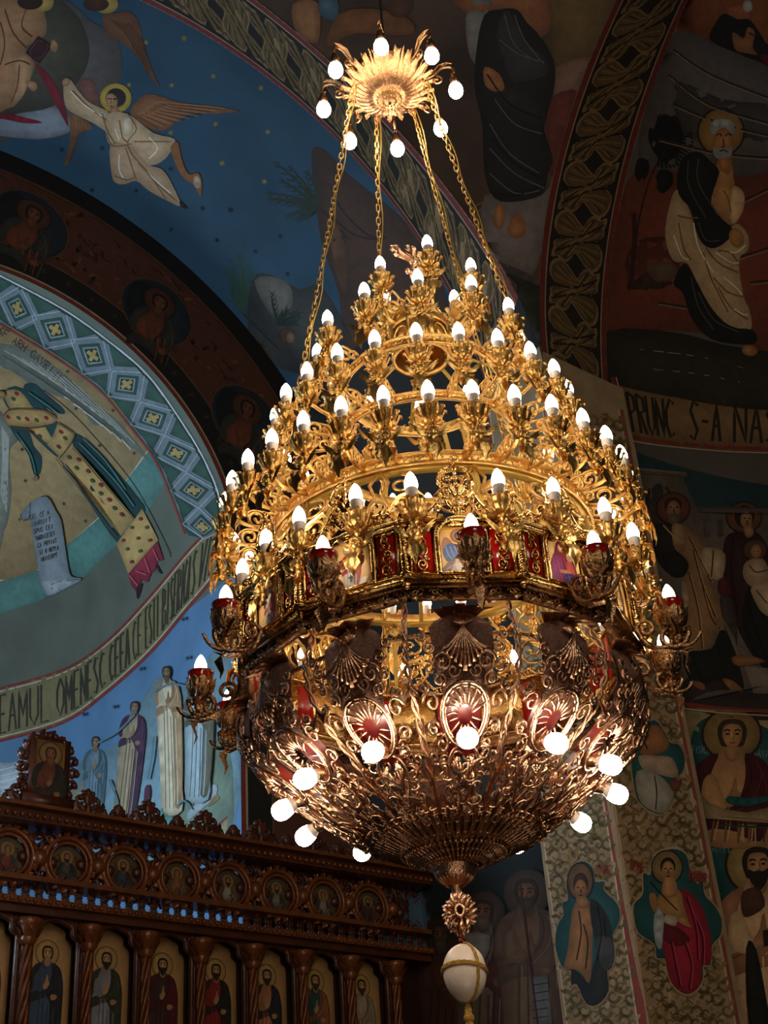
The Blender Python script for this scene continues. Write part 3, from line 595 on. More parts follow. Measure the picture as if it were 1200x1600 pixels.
p.make('painted_evangelist', M_FRESCO, ceil_pend)
p = Painter(mP, 16, lift0=.005)
for (cx_, cy_, r) in ((690, 330, 34), (650, 300, 22), (760, 340, 24), (700, 395, 28), (565, 330, 30), (520, 290, 24)):
    for k in range(3): p.line('6a5038', 2.2, [(cx_+(r-k*8)*cos(t*.6+k), cy_+(r-k*8)*sin(t*.6+k)) for t in range(9)])
p.make('painted_foliage', M_FRESCO, ceil_pend)
# ---- south conch: nativity with the seated old man
mC = surf_mapper(ceil_conch); mW = surf_mapper(wall_conch)
def mCW(x, y, k): return mC(x, y, k) or mW(x, y, k)
p = Painter(mC, 34, lift0=.003)
fz(p, [('p', R5, '6b3a20', '740 -60 1200 -60 1200 300 1084 270 940 190 850 160 720 130'), ('p', R5, '544c46', '690 130 860 170 1100 280 1200 320 1200 700 960 710 640 690 560 620 600 400'), ('p', R5, '3c3632', '700 330 900 400 1100 420 1200 460 1200 600 1000 560 760 560'),
 ('p', R5, '6b3424', '540 700 700 690 1000 715 1200 720 1200 1420 1030 1400 800 1340 560 1330 430 1335 440 1100 480 860'), ('p', R5, '4e241a', '540 980 700 960 740 1040 700 1150 560 1170 500 1140'), ('p', R5, '28251c', '430 1335 700 1340 900 1390 1100 1420 1200 1440 1200 1660 500 1560 430 1480')])
for s_ in ('700 200 850 300 1100 400', '680 300 840 420 1100 500', '700 420 900 500 1150 560', '640 560 900 620 1180 640', '960 820 1084 760', '960 1040 1084 1000', '1010 1140 1100 1130', '560 1400 800 1430 1000 1480', '600 1480 800 1500 1000 1540', '640 1220 760 1240'): fz(p, [('l', R5, '2a211c', 3, s_), ('l', R5, '7d6a5a', 1.6, ' '.join(str(float(v)+(9 if i % 2 else 4)) for i, v in enumerate(s_.split())))])
p.make('painted_hills', M_FRESCO, ceil_conch)
p = Painter(mC, 22, lift0=.006)
for k in range(26):
    a = -1.9+k*.15; fz(p, [('l', R5, '12120f', 4, '%d %d %d %d %d %d' % (665, 600, 665+70*cos(a), 560+80*sin(a), 672+105*cos(a)*1.05, 570+110*sin(a)))])
fz(p, [('p', R5, '12120f', '620 490 690 470 740 530 730 600 690 660 640 640 600 560'), ('p', R5, '14130f', '560 640 600 650 600 700 570 740 545 700'), ('p', R5, '14130f', '640 690 690 690 700 740 660 780 630 750'), ('l', R5, '2a1a14', 3, '640 650 600 740 560 900 520 1170'),
 ('l', R5, '33180f', 8, '540 860 545 960 530 1160'), ('p', R5, '3c2418', '520 1165 600 1100 700 1140 640 1160'), ('p', R5, '5a4632', '590 1080 640 1060 700 1060 720 1110 640 1140')])
p.make('painted_tree', M_FRESCO, ceil_conch)
p = Painter(mC, 20, lift0=.008)
fz(p, [('e', R5, '231810', 893, 533, 97, 99), ('e', R5, '8a6838', 893, 533, 90, 92), ('p', R5, 'b99a70', '712 765 760 830 800 950 860 1000 930 920 965 905 1002 950 1002 1010 965 1050 985 1200 1008 1250 1012 1332 925 1312 862 1252 800 1150 758 1062 700 1052 668 960 680 850'),
 ('p', R5, 'a87848', '880 645 935 655 948 745 985 780 982 850 942 907 900 885 845 800 870 740'), ('p', R5, 'c8a478', '945 750 985 778 982 845 945 905 925 860 930 800'), ('p', R5, '191a17', '850 650 800 612 745 630 716 700 722 785 772 850 802 960 850 1002 905 982 942 930 892 880 852 820 872 740 885 690'),
 ('p', R5, '191a17', '745 1062 792 1132 852 1242 932 1318 1022 1332 1030 1386 902 1382 832 1352 772 1282 738 1182 700 1142'), ('e', R5, '9a6638', 1008, 1415, 32, 22, 10), ('e', R5, 'a8773f', 955, 960, 30, 40, -20),
 ('e', R5, '8f8f88', 897, 520, 52, 38), ('e', R5, 'a26e42', 900, 568, 40, 52), ('p', R5, '9a9a92', '862 590 878 600 900 596 925 600 935 590 935 625 915 642 885 645 862 625'), ('p', R5, 'a87040', '880 650 900 640 935 640 925 700 895 690'), ('p', R5, '9c9c96', '850 500 870 482 925 482 945 505 925 515 870 515'), ('u', 0)])
for s_ in ('715 870 760 880 800 880', '720 900 740 1000 770 1050', '830 1000 880 1060 960 1100', '860 1120 920 1180 990 1200', '880 1160 930 1240 1000 1290', '820 1020 850 1120 920 1260', '960 1060 930 1020 880 1010', '900 770 920 800 930 860'): fz(p, [('l', R5, '7a5430', 2, s_)])
for s_ in ('780 900 800 1000 860 1100', '870 1020 930 1060 965 1060', '900 1120 950 1160 975 1190', '930 1240 980 1270 1000 1270', '700 950 730 1030 760 1050', '900 1010 950 1020 990 990'): fz(p, [('l', R5, 'e0c8a0', 2.4, s_)])
for s_ in ('760 650 760 750 830 880', '800 640 800 740 880 870', '800 900 830 970 890 970', '770 1120 800 1240 860 1330', '800 1180 860 1290 960 1340'): fz(p, [('l', R5, '43453e', 1.8, s_)])
for s_ in ('870 548 885 540 895 550', '908 550 920 540 935 548', '900 560 903 590 893 594', '885 612 900 606 918 612'): fz(p, [('l', R5, '1c120c', 1.8, s_)])
p.make('painted_seated_elder', M_FRESCO, ceil_conch)
p = Painter(mC, 22, lift0=.008)
fz(p, [('e', R5, '8a5030', 975, 50, 60, 32), ('p', R5, '161514', '905 55 960 78 1010 80 1060 150 1084 180 1180 200 1180 300 1084 262 960 215 850 162 870 95'), ('p', R5, '8a5834', '940 130 985 155 1000 110 1030 130 1020 190 1040 220 1000 215 950 200'), ('e', R5, '9a9488', 1000, 25, 20, 25), ('p', R5, '4a1420', '1060 215 1180 250 1180 300 1070 260')])
p.make('painted_shepherd', M_FRESCO, ceil_conch)
# ---- lettered band and standing saints
t1 = smooth_open(pts('958 590 1010 602 1075 609 1140 614 1200 616 1260 617'), 6); t2 = smooth_open(pts('980 686 1020 693 1075 699 1140 704 1200 706 1260 707'), 6)
def tb(u, v): a = along(t1, u); b = along(t2, u); return (a[0]+(b[0]-a[0])*v, a[1]+(b[1]-a[1])*v)
p = Painter(mCW, 26, lift0=.006)
p.poly('6f5434', [tb(i/20, 0) for i in range(21)]+[tb(1-i/20, 1) for i in range(21)], 0)
for v, c, wd in ((.0, 'a08a70', 2), (.07, '6e241e', 5), (.95, '6e241e', 5), (1.02, 'a08a70', 2)): p.line(c, wd, [tb(i/30, v) for i in range(31)], 0)
p.up()
for t, a, b in (('PRUNC', .07, .335), ('S-A', .40, .56), ('NAS', .61, .86), ('CUT', .88, 1.0)): p.k += .0008; letters(p, '211c14', t, lambda u, v: tb(lerp(a, b, u), .2+.66*v), 4.6)
p.line('6e241e', 6, '955 590 985 705 1020 900 1062 1108', 3); p.line('a08a70', 1.8, '961 590 991 705 1026 900 1068 1108', 3)
p.line('6e241e', 6, '1062 1100 1130 1108 1260 1116', 3); p.line('a08a70', 2, '1062 1107 1130 1115 1260 1122', 3)
p.make('painted_inscription_band', M_FRESCO, wall_conch)
p = Painter(mW, 26, lift0=.003)
fz(p, [('q', R6, '54493c', '230 440 490 460 480 490 530 590 540 610 880 620 880 700 860 1400 480 1480 420 1100 300 700'), ('p', R6, '2c2622', '310 560 340 510 385 505 420 540 430 700 320 720'), ('q', R6, '62554a', '230 425 495 452 495 470 235 452'), ('q', R6, '3f3a38', '540 600 880 612 880 640 545 630'),
 ('q', R6, '4a4440', '565 660 600 662 600 740 570 740'), ('q', R6, '4a4440', '630 664 655 664 655 740 632 740'), ('p', R6, '2a201c', '480 1380 620 1360 760 1440 880 1420 880 1560 480 1500'), ('q', R6, '6b5f52', '640 1080 700 1180 790 1440 880 1440 880 1330 730 1310')])
for i, t in enumerate(('INCHINAREA', 'MAGILOR')): letters(p, '6a645a', t, lambda u, v: R6(528+i*215+u*195, 372+v*36+u*6), 1.5)
p.make('painted_architecture', M_FRESCO, wall_conch)
p = Painter(mW, 22, lift0=.006)
fz(p, [('p', R6, '20180f', '350 690 400 680 470 690 500 760 470 800 500 860 480 910 420 910 370 860 345 780'), ('p', R6, '84603c', '465 690 510 710 580 780 660 820 650 920 600 930 640 1030 680 1140 620 1170 600 1230 540 1262 470 1258 480 1100 470 950 500 870 440 780'), ('p', R6, 'a18766', '560 800 610 790 665 820 650 925 600 925 560 880'), ('p', R6, '9a8262', '470 940 500 1000 490 1120 520 1240 470 1258 475 1100'), ('p', R6, '171913', '480 1262 600 1240 640 1160 680 1180 720 1290 750 1430 700 1410 640 1380 560 1400 500 1370'), ('p', R6, '16160f', '380 820 450 810 500 860 480 915 420 915'),
 ('p', R6, '8a5c34', '520 1385 565 1395 570 1425 530 1410'), ('p', R6, '8a5c34', '650 1375 700 1385 745 1432 690 1425'), ('e', R6, '1a100c', 430, 614, 78, 73), ('e', R6, '5a3020', 430, 614, 73, 68), ('e', R6, '2c1c14', 430, 600, 40, 36), ('e', R6, '7d583a', 432, 622, 30, 42), ('p', R6, '58483a', '405 645 432 640 462 645 455 675 432 690 412 675'), ('p', R6, '8a6848', '425 690 470 690 490 760 460 810 430 780'), ('l', R6, '9a7a50', 2.5, '385 690 450 760')])
for s_ in ('500 740 560 860 600 940', '520 800 560 950 620 1100', '500 900 540 1060 560 1240', '610 800 600 920', '560 960 600 1100 640 1150'): fz(p, [('l', R6, '3c2818', 2, s_), ('l', R6, 'a98458', 1.6, ' '.join(str(float(v)+6) for v in s_.split()))])
for s_ in ('412 612 424 608', '440 608 455 612', '432 615 434 638', '520 1290 560 1380', '620 1200 660 1370'): fz(p, [('l', R6, '120c08', 1.5, s_)])
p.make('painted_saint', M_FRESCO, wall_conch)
p = Painter(mW, 22, lift0=.006)
fz(p, [('p', R6, '2c1616', '700 720 760 700 820 730 857 790 900 860 900 1340 840 1330 780 1260 720 1150 690 1040 660 940 655 800 670 740'), ('p', R6, '12130f', '760 980 800 960 880 1060 900 1340 830 1320 780 1240 740 1120'), ('p', R6, '4a1420', '640 925 670 930 690 1000 660 1010 630 980'), ('p', R6, '3a2e28', '640 1010 690 1020 720 1180 700 1290 660 1140'), ('e', R6, '1a100c', 748, 654, 82, 72), ('e', R6, '5a3824', 748, 654, 77, 67), ('e', R6, '201412', 750, 650, 45, 50), ('e', R6, '8f6844', 758, 665, 27, 38), ('p', R6, '8f6844', '745 700 780 695 790 730 760 745'),
 ('e', R6, '1a100c', 797, 800, 58, 50), ('e', R6, '54341f', 797, 800, 53, 45), ('e', R6, '8f6844', 800, 806, 24, 30), ('p', R6, '9a7f60', '760 850 830 840 860 900 857 960 800 970 760 950 740 900'), ('p', R6, 'a58a68', '780 960 900 950 900 1100 840 1090 800 1040'), ('p', R6, '7a5030', '690 1280 760 1270 840 1300 720 1320')])
for s_ in ('744 660 754 658', '766 658 776 662', '760 668 762 690', '700 740 690 900 720 1100', '760 1020 800 1160 860 1300', '790 806 796 806', '806 806 812 806', '770 870 800 900 850 890', '800 980 850 1040'): fz(p, [('l', R6, '120c08', 1.6, s_)])
p.make('painted_mother_and_child', M_FRESCO, wall_conch)
# ---- lower right: portrait roundel, tall saint
p = Painter(mW, 24, lift0=.004)
fz(p, [('q', R7, '86704e', '812 70 1300 98 1300 590 905 570 850 250'), ('p', R7, '1c4a48', '850 240 880 150 960 108 1080 108 1180 160 1260 200 1300 300 1300 440 1200 520 1060 540 960 500 890 400 850 300'), ('q', R7, '6e2a22', '895 552 1300 582 1300 606 898 578'), ('q', R7, '16403c', '905 590 1300 612 1300 1500 1090 1500 1040 1300 960 900')])
for (x, y) in ((880, 110), (940, 90), (1150, 110), (920, 480), (960, 530), (1180, 545), (870, 170)):
    for k in range(3): fz(p, [('l', R7, '6a7040', 2, '%d %d %d %d %d %d' % (x-20, y+k*8, x, y-14+k*8, x+20, y+k*6))])
for i, t in enumerate(('FISICA', 'SAVA')): letters(p, '6b7f80', t, lambda u, v: R7((860, 1130)[i]+u*75, 245+v*34+i*18), 1.3)
for i, t in enumerate(('SF IGNATIE', 'DIN TE', 'ANTI')): letters(p, '5f7674', t, lambda u, v: R7(928+i*8+u*(120-i*15), 602+i*42+v*34+u*6), 1.6)
for x, y in ((1030, 1027), (1070, 1345), (1185, 630)): p.star('a8945c', *R7(x, y), 6)
figure(p, *R7(1035, 195), 21, '9a7048', '431418', lean=0., H=8.2, halo='7d6238', sx=1.12, skin='a87a4c')
p.poly('86704e', pts('930 500 1000 530 1100 545 1200 520 1300 440 1300 600 900 570 880 450', R7), 0); p.poly('1c4a48', pts('1010 500 1100 520 1200 490 1190 470 1100 480 1020 470', R7), 2)
p.make('painted_bust_portrait', M_FRESCO, wall_conch)
p = Painter(mW, 24, lift0=.009)
figure(p, *R7(1150, 775), 24, 'b08c66', '9a6848', lean=-.05, H=17, beard='2a1c14', halo='8a7340', sx=1.05, skin='a0744a', hair='241812')
fz(p, [('p', R7, '4a2c20', '1080 900 1150 880 1180 960 1100 1010 1075 980'), ('p', R7, '1a1713', '1095 1150 1140 1150 1190 1400 1200 1500 1110 1500'), ('q', R7, '2b1a18', '1170 1070 1240 1060 1240 1130 1175 1140')])
p.make('painted_tall_saint', M_FRESCO, wall_conch)
# ---- pier faces
mPi = surf_mapper(wall_pier)
p = Painter(mPi, 30, lift0=.002)
# red edging, then the two fields of scrolls
def vline(x, y): return lambda yy: x+(x-330)/(y+2750)*(yy-y)
c1, c2, c3 = vline(858, 1434), vline(979, 1434), vline(1125, 1434)
for f, c, wd in ((c2, '7a3226', 13), (lambda y: c2(y)-8, 'b09a78', 2.5), (lambda y: c2(y)+8, 'b09a78', 2.5), (lambda y: c1(y)+3, '6e2a22', 4), (lambda y: c1(y)+7, 'b09a78', 2), (lambda y: c3(y)-3, '7a3c2c', 5), (lambda y: c3(y)-8, 'b09a78', 2)):
    p.line(c, wd, [(f(y), y) for y in range(640, 1680, 20)], 0)
random.seed(3)
def scrolls(p, f1, f2, ya, yb, cols):
    y = ya; row = 0
    while y < yb:
        w_ = f2(y)-f1(y); c = random.choice(cols)
        for q in ((.2, .5, .8) if row % 2 else (.1, .35, .65, .9)):
            for sg in (-1, 1):
                x0 = f1(y)+w_*q+sg*7; y0 = y+random.uniform(-4, 4); c = random.choice(cols)
                p.line(c, (6.5, 2), [(x0+sg*(11-t)*cos(t*.75), y0+(11-t)*sin(t*.75)*sg*1.1) for t in range(9)], 2)
                x1 = x0+sg*4; y1 = y0-9; L = random.uniform(7, 12); a_ = random.uniform(0, 6.28)
                p.poly(random.choice(('a88a58', '7a6c40', 'a08060', '80603c', 'c0a684')), [(x1+L*cos(a_), y1+L*sin(a_)), (x1+L*.4*cos(a_+1), y1+L*.4*sin(a_+1)), (x1-L*.5*cos(a_), y1-L*.5*sin(a_)), (x1+L*.4*cos(a_-1), y1+L*.4*sin(a_-1))], 2, False)
            p.line('3f3a22', 1.4, [(f1(y)+w_*q-9, y+10), (f1(y)+w_*q, y+3), (f1(y)+w_*q+9, y+9)])
        y += 20; row += 1
    p.up()
scrolls(p, lambda y: c1(y)+8, lambda y: c2(y)-10, 1000, 1640, ('6e5832', '5e4e2c', '7c6238', '54482a'))
scrolls(p, lambda y: c2(y)+10, lambda y: c3(y)-10, 660, 1640, ('6e5832', '5e4e2c', '7c6238', '54482a'))
p.make('painted_scrollwork', M_FRESCO, wall_pier)
QF = '770 705 830 730 850 800 880 860 905 850 915 910 960 960 990 1020 985 1090 945 1140 940 1222 908 1225 905 1290 870 1340 830 1352 790 1330 760 1290 745 1235 735 1195 700 1190 690 1130 620 1080 600 1010 600 950 640 905 640 815 672 820 690 740'
p = Painter(mPi, 24, lift0=.008)
fz(p, [('p', R7, 'b39a74', ' '.join(str(float(v)+((float(v)-(795 if i % 2 == 0 else 1030))*.035)) for i, v in enumerate(QF.split()))), ('p', R7, '1f4c4a', QF)])
fz(p, [('p', R7, '8a1c2c', '800 890 850 900 900 960 935 1060 945 1140 940 1215 905 1225 900 1290 870 1340 830 1350 790 1330 760 1290 745 1235 735 1180 725 1130 725 1040 790 1000'), ('p', R7, '5c1420', '730 1040 800 1060 850 1110 800 1140 730 1110'), ('p', R7, '9aa09c', '700 960 730 1000 730 1060 720 1150 695 1130 685 1040'), ('p', R7, '9c7442', '715 905 800 890 820 960 840 1040 790 1020 740 1000 705 960'), ('p', R7, 'a89880', '740 1000 790 1010 780 1050 730 1030'),
 ('e', R7, '241a14', 745, 788, 72, 78), ('e', R7, '7d6840', 745, 788, 66, 72), ('e', R7, '241611', 748, 785, 34, 42), ('e', R7, 'a8784a', 748, 802, 28, 42), ('p', R7, 'a8784a', '735 830 775 830 790 900 750 920 720 900'), ('p', R7, 'a8784a', '665 910 690 905 700 960 690 990 670 960'), ('p', R7, 'a8784a', '800 1000 845 1040 845 1058 790 1030'), ('l', R7, '1c120c', 1.6, '668 852 720 910 790 980'), ('u', 0)])
for s_ in ('830 920 870 1060 880 1200', '760 1120 780 1220 800 1320', '820 1120 850 1220 840 1330', '860 1000 900 1100 900 1220'): fz(p, [('l', R7, '3c0c14', 2, s_), ('l', R7, 'b84050', 1.4, ' '.join(str(float(v)+(8 if i % 2 == 0 else 0)) for i, v in enumerate(s_.split())))])
for s_ in ('730 795 742 792', '754 792 766 796', '748 798 750 818', '740 828 756 828'): fz(p, [('l', R7, '1c120c', 1.5, s_)])
letters(p, '7a2c28', 'SFMC', lambda u, v: R7(575+u*65, 752+v*44+u*14), 2); letters(p, '7a2c28', 'EUTROP', lambda u, v: R7(840+u*80, 800+v*44+u*16), 2)
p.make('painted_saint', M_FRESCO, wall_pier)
p = Painter(mPi, 24, lift0=.008)
Q2 = '365 760 420 790 430 850 470 850 470 890 530 950 540 1020 500 1110 515 1130 515 1210 485 1240 490 1340 440 1400 390 1390 350 1310 325 1310 325 1250 290 1240 255 1150 262 1050 290 1000 285 945 310 930 305 840'
fz(p, [('p', R7, 'a08a68', ' '.join(str(float(v)+((float(v)-(395 if i % 2 == 0 else 1090))*.035)) for i, v in enumerate(Q2.split()))), ('p', R7, '1c4644', Q2),
 ('p', R7, '8f6038', '340 950 410 940 420 1100 415 1250 400 1302 370 1260 330 1240 290 1240 310 1150 320 1050'), ('p', R7, '26241f', '410 930 460 960 500 1040 510 1130 512 1215 485 1245 490 1340 440 1400 390 1392 350 1310 325 1310 330 1240 380 1280 405 1305 420 1240 440 1150 415 1040'), ('p', R7, '3f3d38', '430 1110 500 1100 512 1210 470 1240'),
 ('e', R7, '2a1c14', 366, 850, 60, 88), ('e', R7, '6b4c2c', 366, 850, 54, 80), ('e', R7, '3a2014', 368, 860, 34, 50), ('e', R7, '8f6038', 368, 885, 27, 44), ('p', R7, '8f6038', '350 920 395 920 400 960 360 965'), ('u', 0)])
for s_ in ('352 878 364 876', '376 876 386 880', '370 882 371 902', '360 912 378 912', '360 980 370 1080 350 1200', '440 960 460 1080 440 1200', '380 1040 400 1120 390 1240', '470 1010 480 1100'): fz(p, [('l', R7, '1c120c', 1.6, s_)])
letters(p, '7a3428', 'SABA', lambda u, v: R7(440+u*60, 770+v*38+u*10), 2)
p.make('painted_monk', M_FRESCO, wall_pier)
p = Painter(mPi, 24, lift0=.006)
Q3 = '690 130 740 190 760 230 800 240 825 290 820 350 795 385 760 440 765 500 725 548 670 535 620 490 600 420 590 300 620 180'
fz(p, [('p', R7, 'a08a68', ' '.join(str(float(v)+((float(v)-(715 if i % 2 == 0 else 350))*.05)) for i, v in enumerate(Q3.split()))), ('p', R7, '1c4846', Q3), ('p', R7, '8a5a34', '640 190 700 150 740 200 755 250 700 285 630 280'), ('p', R7, '9c8468', '620 290 700 290 770 300 795 385 700 370 640 350'), ('p', R7, '8f8878', '610 360 700 370 770 440 765 500 725 545 670 530 620 480'), ('p', R7, '6b3a2c', '760 400 800 400 800 440 765 440'), ('l', R7, '3c2c22', 2, '690 380 700 450 695 530'), ('l', R7, '2c201a', 2.4, '630 200 660 260'), ('l', R7, '2c201a', 2.4, '665 195 625 262')])
p.make('painted_bishop', M_FRESCO, wall_pier)
# ---- dim saints on the chancel side wall
mS = surf_mapper(wall_side)
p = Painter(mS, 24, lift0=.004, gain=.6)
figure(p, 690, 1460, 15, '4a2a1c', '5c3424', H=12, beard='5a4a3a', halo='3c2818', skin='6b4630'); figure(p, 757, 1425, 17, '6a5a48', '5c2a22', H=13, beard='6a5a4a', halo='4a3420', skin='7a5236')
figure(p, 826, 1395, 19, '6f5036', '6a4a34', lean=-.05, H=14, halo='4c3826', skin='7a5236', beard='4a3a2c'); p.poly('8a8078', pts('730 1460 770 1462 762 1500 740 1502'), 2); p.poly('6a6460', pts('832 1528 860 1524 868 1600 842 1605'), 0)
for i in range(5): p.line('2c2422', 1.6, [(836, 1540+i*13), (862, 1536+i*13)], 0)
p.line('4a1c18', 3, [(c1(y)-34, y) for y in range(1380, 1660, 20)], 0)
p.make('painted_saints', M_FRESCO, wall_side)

GAIN = 1.15
# ================================================================ ICONOSTASIS (carved wood screen in the plane e = EI)
EI = 6.72
M_WOOD = mat('carved_walnut', '522814', .38, bump=.25, bscale=40, var=.4, vscale=9)
M_WOODL = mat('gilded_walnut', '7a4420', .35, .2, bump=.2, bscale=60, var=.35, vscale=14)
M_WOODD = mat('dark_walnut_ground', '2c130a', .5, bump=.2, var=.3)
def ip(px, py):
    d = ray(px, py); q = d/d.dot(ED)*EI; return q.dot(SD), q.z
RT = Matrix(((SD.x, ED.x, 0, 0), (SD.y, ED.y, 0, 0), (0, 0, 1, 0), (0, 0, 0, 1)))   # local x = south, local y = east
ico = thing('iconostasis', 'carved dark wooden icon screen with rows of painted saints at the lower left', 'icon screen', P3(EI, 0, 0))
ico.rotation_euler = RT.to_euler()
S0, S1 = ip(-60, 1400)[0], 5.70
def band(name, z0, z1, depth, m=M_WOOD, y=0): b = MB(); b.box(((S0+S1)/2, y, (z0+z1)/2), (S1-S0, depth, z1-z0)); return obj(name, b, m, ico, smooth=False)
zA = ip(300, 1428+13)[1]          # top of the arcade
def zz(x, y): return round(ip(x, y)[1], 3)
Z_arch, Z_lat0, Z_lat1, Z_med, Z_cor, Z_tip = zz(85, 1437), zz(85, 1420), zz(85, 1384), zz(100, 1350), zz(85, 1293), zz(85, 1262)
band('back_panel', -EYE, Z_arch+.02, .04, M_WOODD, .1)
band('frieze', Z_arch, Z_lat0, .12); band('lower_moulding', Z_lat0-.015, Z_lat0+.02, .18, M_WOODL); band('upper_moulding', Z_lat1-.012, Z_lat1+.014, .16, M_WOODL); band('cornice', Z_cor-.03, Z_cor+.03, .26, M_WOOD); band('cornice_lip', Z_cor+.03, Z_cor+.05, .32, M_WOODL, -.02)
# pierced lattice
b = MB(); n = int((S1-S0)/.075)
for i in range(n):
    x = S0+(i+.5)*(S1-S0)/n
    for j in range(2):
        z = Z_lat0+.02+(Z_lat1-Z_lat0-.03)*(j+.5)/2; rr = (Z_lat1-Z_lat0-.03)/4
        for k in range(4): a = k*pi/2+pi/4; b.tube([(x+rr*.5*cos(a)+rr*.55*cos(t), 0, z+rr*.5*sin(a)+rr*.55*sin(t)) for t in [2*pi*q/7 for q in range(8)]], .007, 4, False)
lat = obj('pierced_lattice', b, M_WOOD, ico); lat['kind'] = 'stuff'
b = MB(); n = int((S1-S0)/.042)
for i in range(n): b.ball((S0+(i+.5)*(S1-S0)/n, -.09, Z_lat0+.002), .014, 6, 4); b.ball((S0+(i+.5)*(S1-S0)/n, -.14, Z_cor-.005), .014, 6, 4)
bd = obj('bead_moulding', b, M_WOODL, ico); bd['kind'] = 'stuff'
# open medallion zone: rings with portraits and scrolls between
def curl(cx, cz, r, a0, turns, n=12, y=0, sg=1, tail=None):
    return [(cx+r*(1-.8*i/n)*cos(a0+sg*turns*2*pi*i/n), y, cz+r*(1-.8*i/n)*sin(a0+sg*turns*2*pi*i/n)) for i in range(n+1)]
scb = MB()
for sg in (-1, 1):
    for q in (-1, 1):
        scb.tube(curl(sg*.045, q*.06, .045, 0 if sg > 0 else pi, 1.2, 12, 0, q*sg), [.012]*10+[.008, .006, .012], 5); scb.tube([(sg*.08, 0, q*.02), (sg*.04, -.02, q*.12), (0, 0, q*.16)], [.012, .014, .006], 5)
    scb.leaf([(0, -.01, 0), (sg*.03, -.03, .03), (sg*.07, -.02, .0), (sg*.09, 0, -.04)], .02, (0, 0, 1))
scb.ball((0, -.02, 0), .035, 8, 6)
sc_me = scb.mesh('scroll_carving')
rb = MB(); 
for rr, t in ((.135, .016), (.108, .01)): rb.tube([(rr*cos(2*pi*k/24), -.03, rr*sin(2*pi*k/24)) for k in range(25)], t, 6, False)
for k in range(18): a = 2*pi*k/18; rb.leaf([(.13*cos(a), -.03, .13*sin(a)), (.155*cos(a), -.045, .155*sin(a)), (.172*cos(a), -.02, .172*sin(a))], .022, (-sin(a), 0, cos(a)))
ring_me = rb.mesh('medallion_frame')
meds = [(15, 1335), (103, 1352), (186, 1362), (269, 1375), (349, 1386), (428, 1396), (500, 1410), (574, 1420), (632, 1430)]
robes = [('6b2a20', '33302c'), ('3a3a34', '1c1a18'), ('2f3a44', '3c2018'), ('7a5030', '6a4c34'), ('8a8478', '6b4a30'), ('6a6a5c', '3a2a22'), ('7a7468', '4a3a2c'), ('33302c', '5a2a20'), ('5a4030', '33302c')]
pitch = (ip(574, 1420)[0]-ip(103, 1352)[0])/6
for i, (mx, my) in enumerate(meds):
    s_ = ip(103, 1352)[0]+(i-1)*pitch; z = Z_med
    if s_ > S1-.1: continue
    fr = obj('medallion', ring_me, M_WOODL, ico, (s_, 0, z))
    pp = Painter(lambda x, y, k: Vector((x, -k, -y)), .05, lift0=.012, dl=.0005); pp.ell('5a3a22', 0, 0, .108, .108); pp.ell('4f4430', 0, 0, .1, .1)
    figure(pp, .0, -.035, .021, robes[i][0], robes[i][1], H=5.0, halo='8a6836', beard='2a1c14' if i % 3 else None, skin='a8784c', hand=0)
    pp.make('portrait', M_ICON, fr)
    if s_+pitch/2 < S1-.12:
        c = obj('scroll_carving', sc_me, M_WOOD, ico, (s_+pitch/2, 0, z))
        bb_ = MB(); bb_.ball((s_+pitch/2, -.03, z+.0), .045, 10, 8); obj('boss', bb_, M_WOODL, ico)
        for q in (-1, 1): obj('scroll_carving', sc_me, M_WOOD, ico, (s_+pitch/2-q*.085, .02, z+q*.005))
gb_ = MB(); rnd = random.Random(5)
for i in range(int((S1-S0)/.07)):
    x = S0+.035+i*.07
    for z0, sg in ((Z_lat1+.01, 1), (Z_cor-.03, -1)):
        gb_.tube(curl(x, z0+sg*.03, .028, -pi/2*sg, 1.1, 9, 0, sg*(1 if i % 2 else -1)), .009, 4); gb_.tube([(x, 0, z0), (x+.03, -.01, z0+sg*.05), (x, 0, z0+sg*.085)], [.01, .008, .004], 4)
g_ = obj('scroll_frieze', gb_, M_WOOD, ico); g_['kind'] = 'stuff'
# cresting
def crest(h, w_):
    b = MB(); b.box((0, 0, .015), (w_*1.1, .05, .03))
    b.tube([(0, 0, 0), (0, -.01, h*.5), (0, 0, h*.8)], [.022, .02, .014], 6)
    for sg in (-1, 1):
        b.tube(curl(sg*w_*.28, h*.3, w_*.24, pi if sg > 0 else 0, 1.1, 12, 0, -sg), [.016]*8+[.012]*4+[.018], 5); b.tube(curl(sg*w_*.17, h*.66, w_*.15, pi if sg > 0 else 0, 1., 10, 0, -sg), [.013]*11, 5)
        b.leaf([(sg*.01, 0, h*.2), (sg*w_*.3, -.03, h*.5), (sg*w_*.42, 0, h*.62)], .03, (0, 0, 1))
    b.leaf([(0, -.01, h*.5), (0, -.04, h*.8), (0, 0, h*1.0)], .035, (1, 0, 0)); b.ball((0, 0, h*.92), .026, 7, 5)
    for a in range(5): b.ball((w_*.16*cos(a*pi/4), 0, h*.78+w_*.16*sin(a*pi/4)), .018, 6, 4)
    return b
cA, cB = crest(.19, .26).mesh('crest_ornament'), crest(.13, .14).mesh('crest_ornament')
xs = []; x = S0+.1; i = 0
while x < S1-.1:
    obj('crest_ornament', cA if i % 2 else cB, M_WOOD, ico, (x, 0, Z_cor+.045)); x += .19; i += 1
